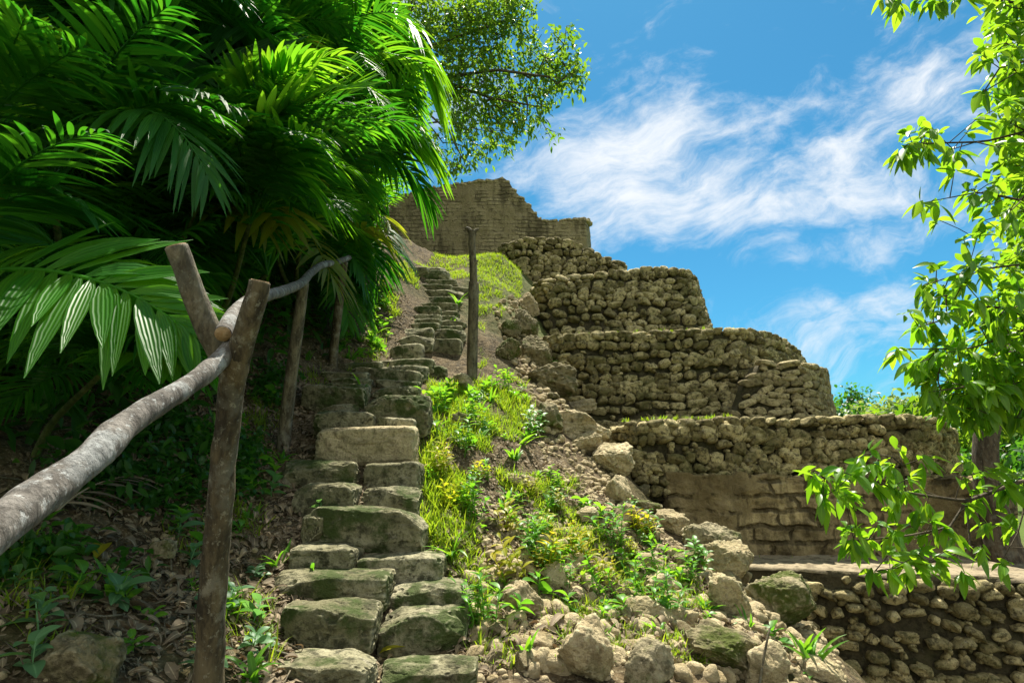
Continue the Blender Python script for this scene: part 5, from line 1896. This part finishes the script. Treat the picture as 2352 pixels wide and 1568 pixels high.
def world():
    w = bpy.data.worlds.new('World')
    scene.world = w
    w.use_nodes = True
    nt = w.node_tree
    nt.nodes.clear()
    g = NT(nt)
    sky = g.n('ShaderNodeTexSky', sky_type='NISHITA')
    sky.sun_disc = False
    sky.sun_elevation = EL
    sky.sun_rotation = AZ
    sky.altitude = 300
    sky.air_density = 1.1
    sky.dust_density = .6
    sky.ozone_density = 2.2
    tc = g.n('ShaderNodeTexCoord')
    sp = g.n('ShaderNodeSeparateXYZ')
    g.l(tc.outputs['Generated'], sp.inputs[0])
    yy = g.math('MAXIMUM', g.math('ABSOLUTE', sp.outputs[1]), .12)
    u = g.math('DIVIDE', sp.outputs[0], yy)
    v = g.math('DIVIDE', sp.outputs[2], yy)
    cb = g.n('ShaderNodeCombineXYZ')
    g.l(u, cb.inputs[0]); g.l(v, cb.inputs[1])
    base = cb.outputs[0]
    # warp, then wisps drawn out towards the upper right
    wn = g.n('ShaderNodeTexNoise'); wn.inputs['Scale'].default_value = 2.6; wn.inputs['Detail'].default_value = 4
    g.l(base, wn.inputs['Vector'])
    sc = g.n('ShaderNodeVectorMath', operation='MULTIPLY_ADD')
    g.l(wn.outputs['Color'], sc.inputs[0]); sc.inputs[1].default_value = (.28, .28, 0); g.l(base, sc.inputs[2])
    m1 = g.mapping(g.mapping(sc.outputs[0], (1, 1, 1), (0, 0, math.radians(-24))), (1.0, 2.5, 1))
    n1 = g.noise(m1, 2.3, 9, .62, .15)
    m2 = g.mapping(g.mapping(sc.outputs[0], (1, 1, 1), (0, 0, math.radians(-28))), (1.5, 3.0, 1))
    n2 = g.noise(m2, 6.0, 8, .68, .2)
    n3 = g.noise(base, 9.0, 8, .65, .3)
    dens = g.math('ADD', g.math('MULTIPLY', n1, .62), g.math('ADD', g.math('MULTIPLY', n2, .26), g.math('MULTIPLY', n3, .12)))
    dens = g.math('MULTIPLY_ADD', g.math('SUBTRACT', dens, .5), 2.3, .5)

    def blob(cx, cy, rx, ry, ang, amp):
        c, s = math.cos(ang), math.sin(ang)
        du = g.math('SUBTRACT', u, cx); dv = g.math('SUBTRACT', v, cy)
        a = g.math('ADD', g.math('MULTIPLY', du, c / rx), g.math('MULTIPLY', dv, s / rx))
        b = g.math('ADD', g.math('MULTIPLY', du, -s / ry), g.math('MULTIPLY', dv, c / ry))
        q = g.math('ADD', g.math('MULTIPLY', a, a), g.math('MULTIPLY', b, b))
        return g.math('MULTIPLY', g.math('EXPONENT', g.math('MULTIPLY', q, -1.0)), amp)

    def uv(X, Y):
        r = ray(X, Y); return r[0] / r[1], r[2] / r[1]
    tot = None
    for X, Y, rx, ry, ang, amp in ((1400, 400, .17, .07, .15, .24), (1530, 240, .15, .09, .5, .15), (1650, 480, .22, .055, .25, .15), (1900, 330, .30, .05, .35, .08), (2080, 190, .42, .12, .38, .15), (2150, 330, .35, .1, .35, .12),
                                   (1560, 520, .14, .05, .1, .12), (1980, 540, .32, .06, .3, .12), (2050, 700, .30, .08, .2, .16), (1850, 40, .25, .06, .3, .08), (1960, 700, .10, .04, 0, .10), (1300, 150, .2, .14, .3, -.12),
                                   (1620, 640, .20, .05, .1, -.14), (1650, 60, .22, .08, .3, -.10), (960, 200, .3, .3, 0, .12)):
        cx, cy = uv(X, Y)
        b = blob(cx, cy, rx, ry, ang, amp)
        tot = b if tot is None else g.math('ADD', tot, b)
    d = g.math('ADD', dens, tot)
    cov = g.ramp(d, .47, 1.02)
    cov = g.math('MULTIPLY', cov, .97)
    hs = g.n('ShaderNodeHueSaturation')
    hs.inputs['Saturation'].default_value = 1.0
    hs.inputs['Hue'].default_value = .488
    hs.inputs['Value'].default_value = 1.0
    g.l(sky.outputs[0], hs.inputs['Color'])
    blue = g.mix(1.0, hs.outputs[0], (.135, .375, .46), 'MULTIPLY')
    # unseen bright cloud bank added behind the camera to fill camera-facing surfaces
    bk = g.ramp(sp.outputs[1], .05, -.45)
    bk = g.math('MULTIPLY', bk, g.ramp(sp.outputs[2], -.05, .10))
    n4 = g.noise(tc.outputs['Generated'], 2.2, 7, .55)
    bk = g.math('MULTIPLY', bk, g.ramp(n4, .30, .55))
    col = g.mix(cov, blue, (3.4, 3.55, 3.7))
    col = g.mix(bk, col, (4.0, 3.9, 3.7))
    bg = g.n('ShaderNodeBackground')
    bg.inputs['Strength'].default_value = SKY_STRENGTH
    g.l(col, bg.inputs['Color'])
    o = g.n('ShaderNodeOutputWorld')
    g.l(bg.outputs[0], o.inputs[0])


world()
sl = bpy.data.lights.new('sun', 'SUN')
sl.energy = SUN_STRENGTH
sl.angle = math.radians(.53)
sl.color = (1.0, .93, .80)
so = bpy.data.objects.new('sun', sl)
COL.objects.link(so)
sv = Vector((math.sin(AZ) * math.cos(EL), math.cos(AZ) * math.cos(EL), math.sin(EL)))
so.rotation_euler = sv.to_track_quat('Z', 'Y').to_euler()
so.location = sv * 40

cd = bpy.data.cameras.new('camera')
cd.sensor_width = 36
cd.lens = F / 1024 * 36
cd.clip_start = .05
cd.clip_end = 2000
co = bpy.data.objects.new('camera', cd)
COL.objects.link(co)
co.location = Vector(CAM)
co.rotation_euler = (PI / 2 + PITCH, 0, 0)
scene.camera = co

scene.view_settings.view_transform = 'Standard'
scene.view_settings.look = 'None'
scene.view_settings.exposure = EXPOSURE
scene.view_settings.gamma = 1
scene.render.resolution_x, scene.render.resolution_y = 1024, 682
scene.cycles.max_bounces = 8
scene.cycles.transmission_bounces = 6
scene.cycles.diffuse_bounces = 4
scene.cycles.use_denoising = True
try:
    scene.cycles.denoiser = 'OPENIMAGEDENOISE'
    scene.cycles.denoising_prefilter = 'ACCURATE'
except Exception:
    pass
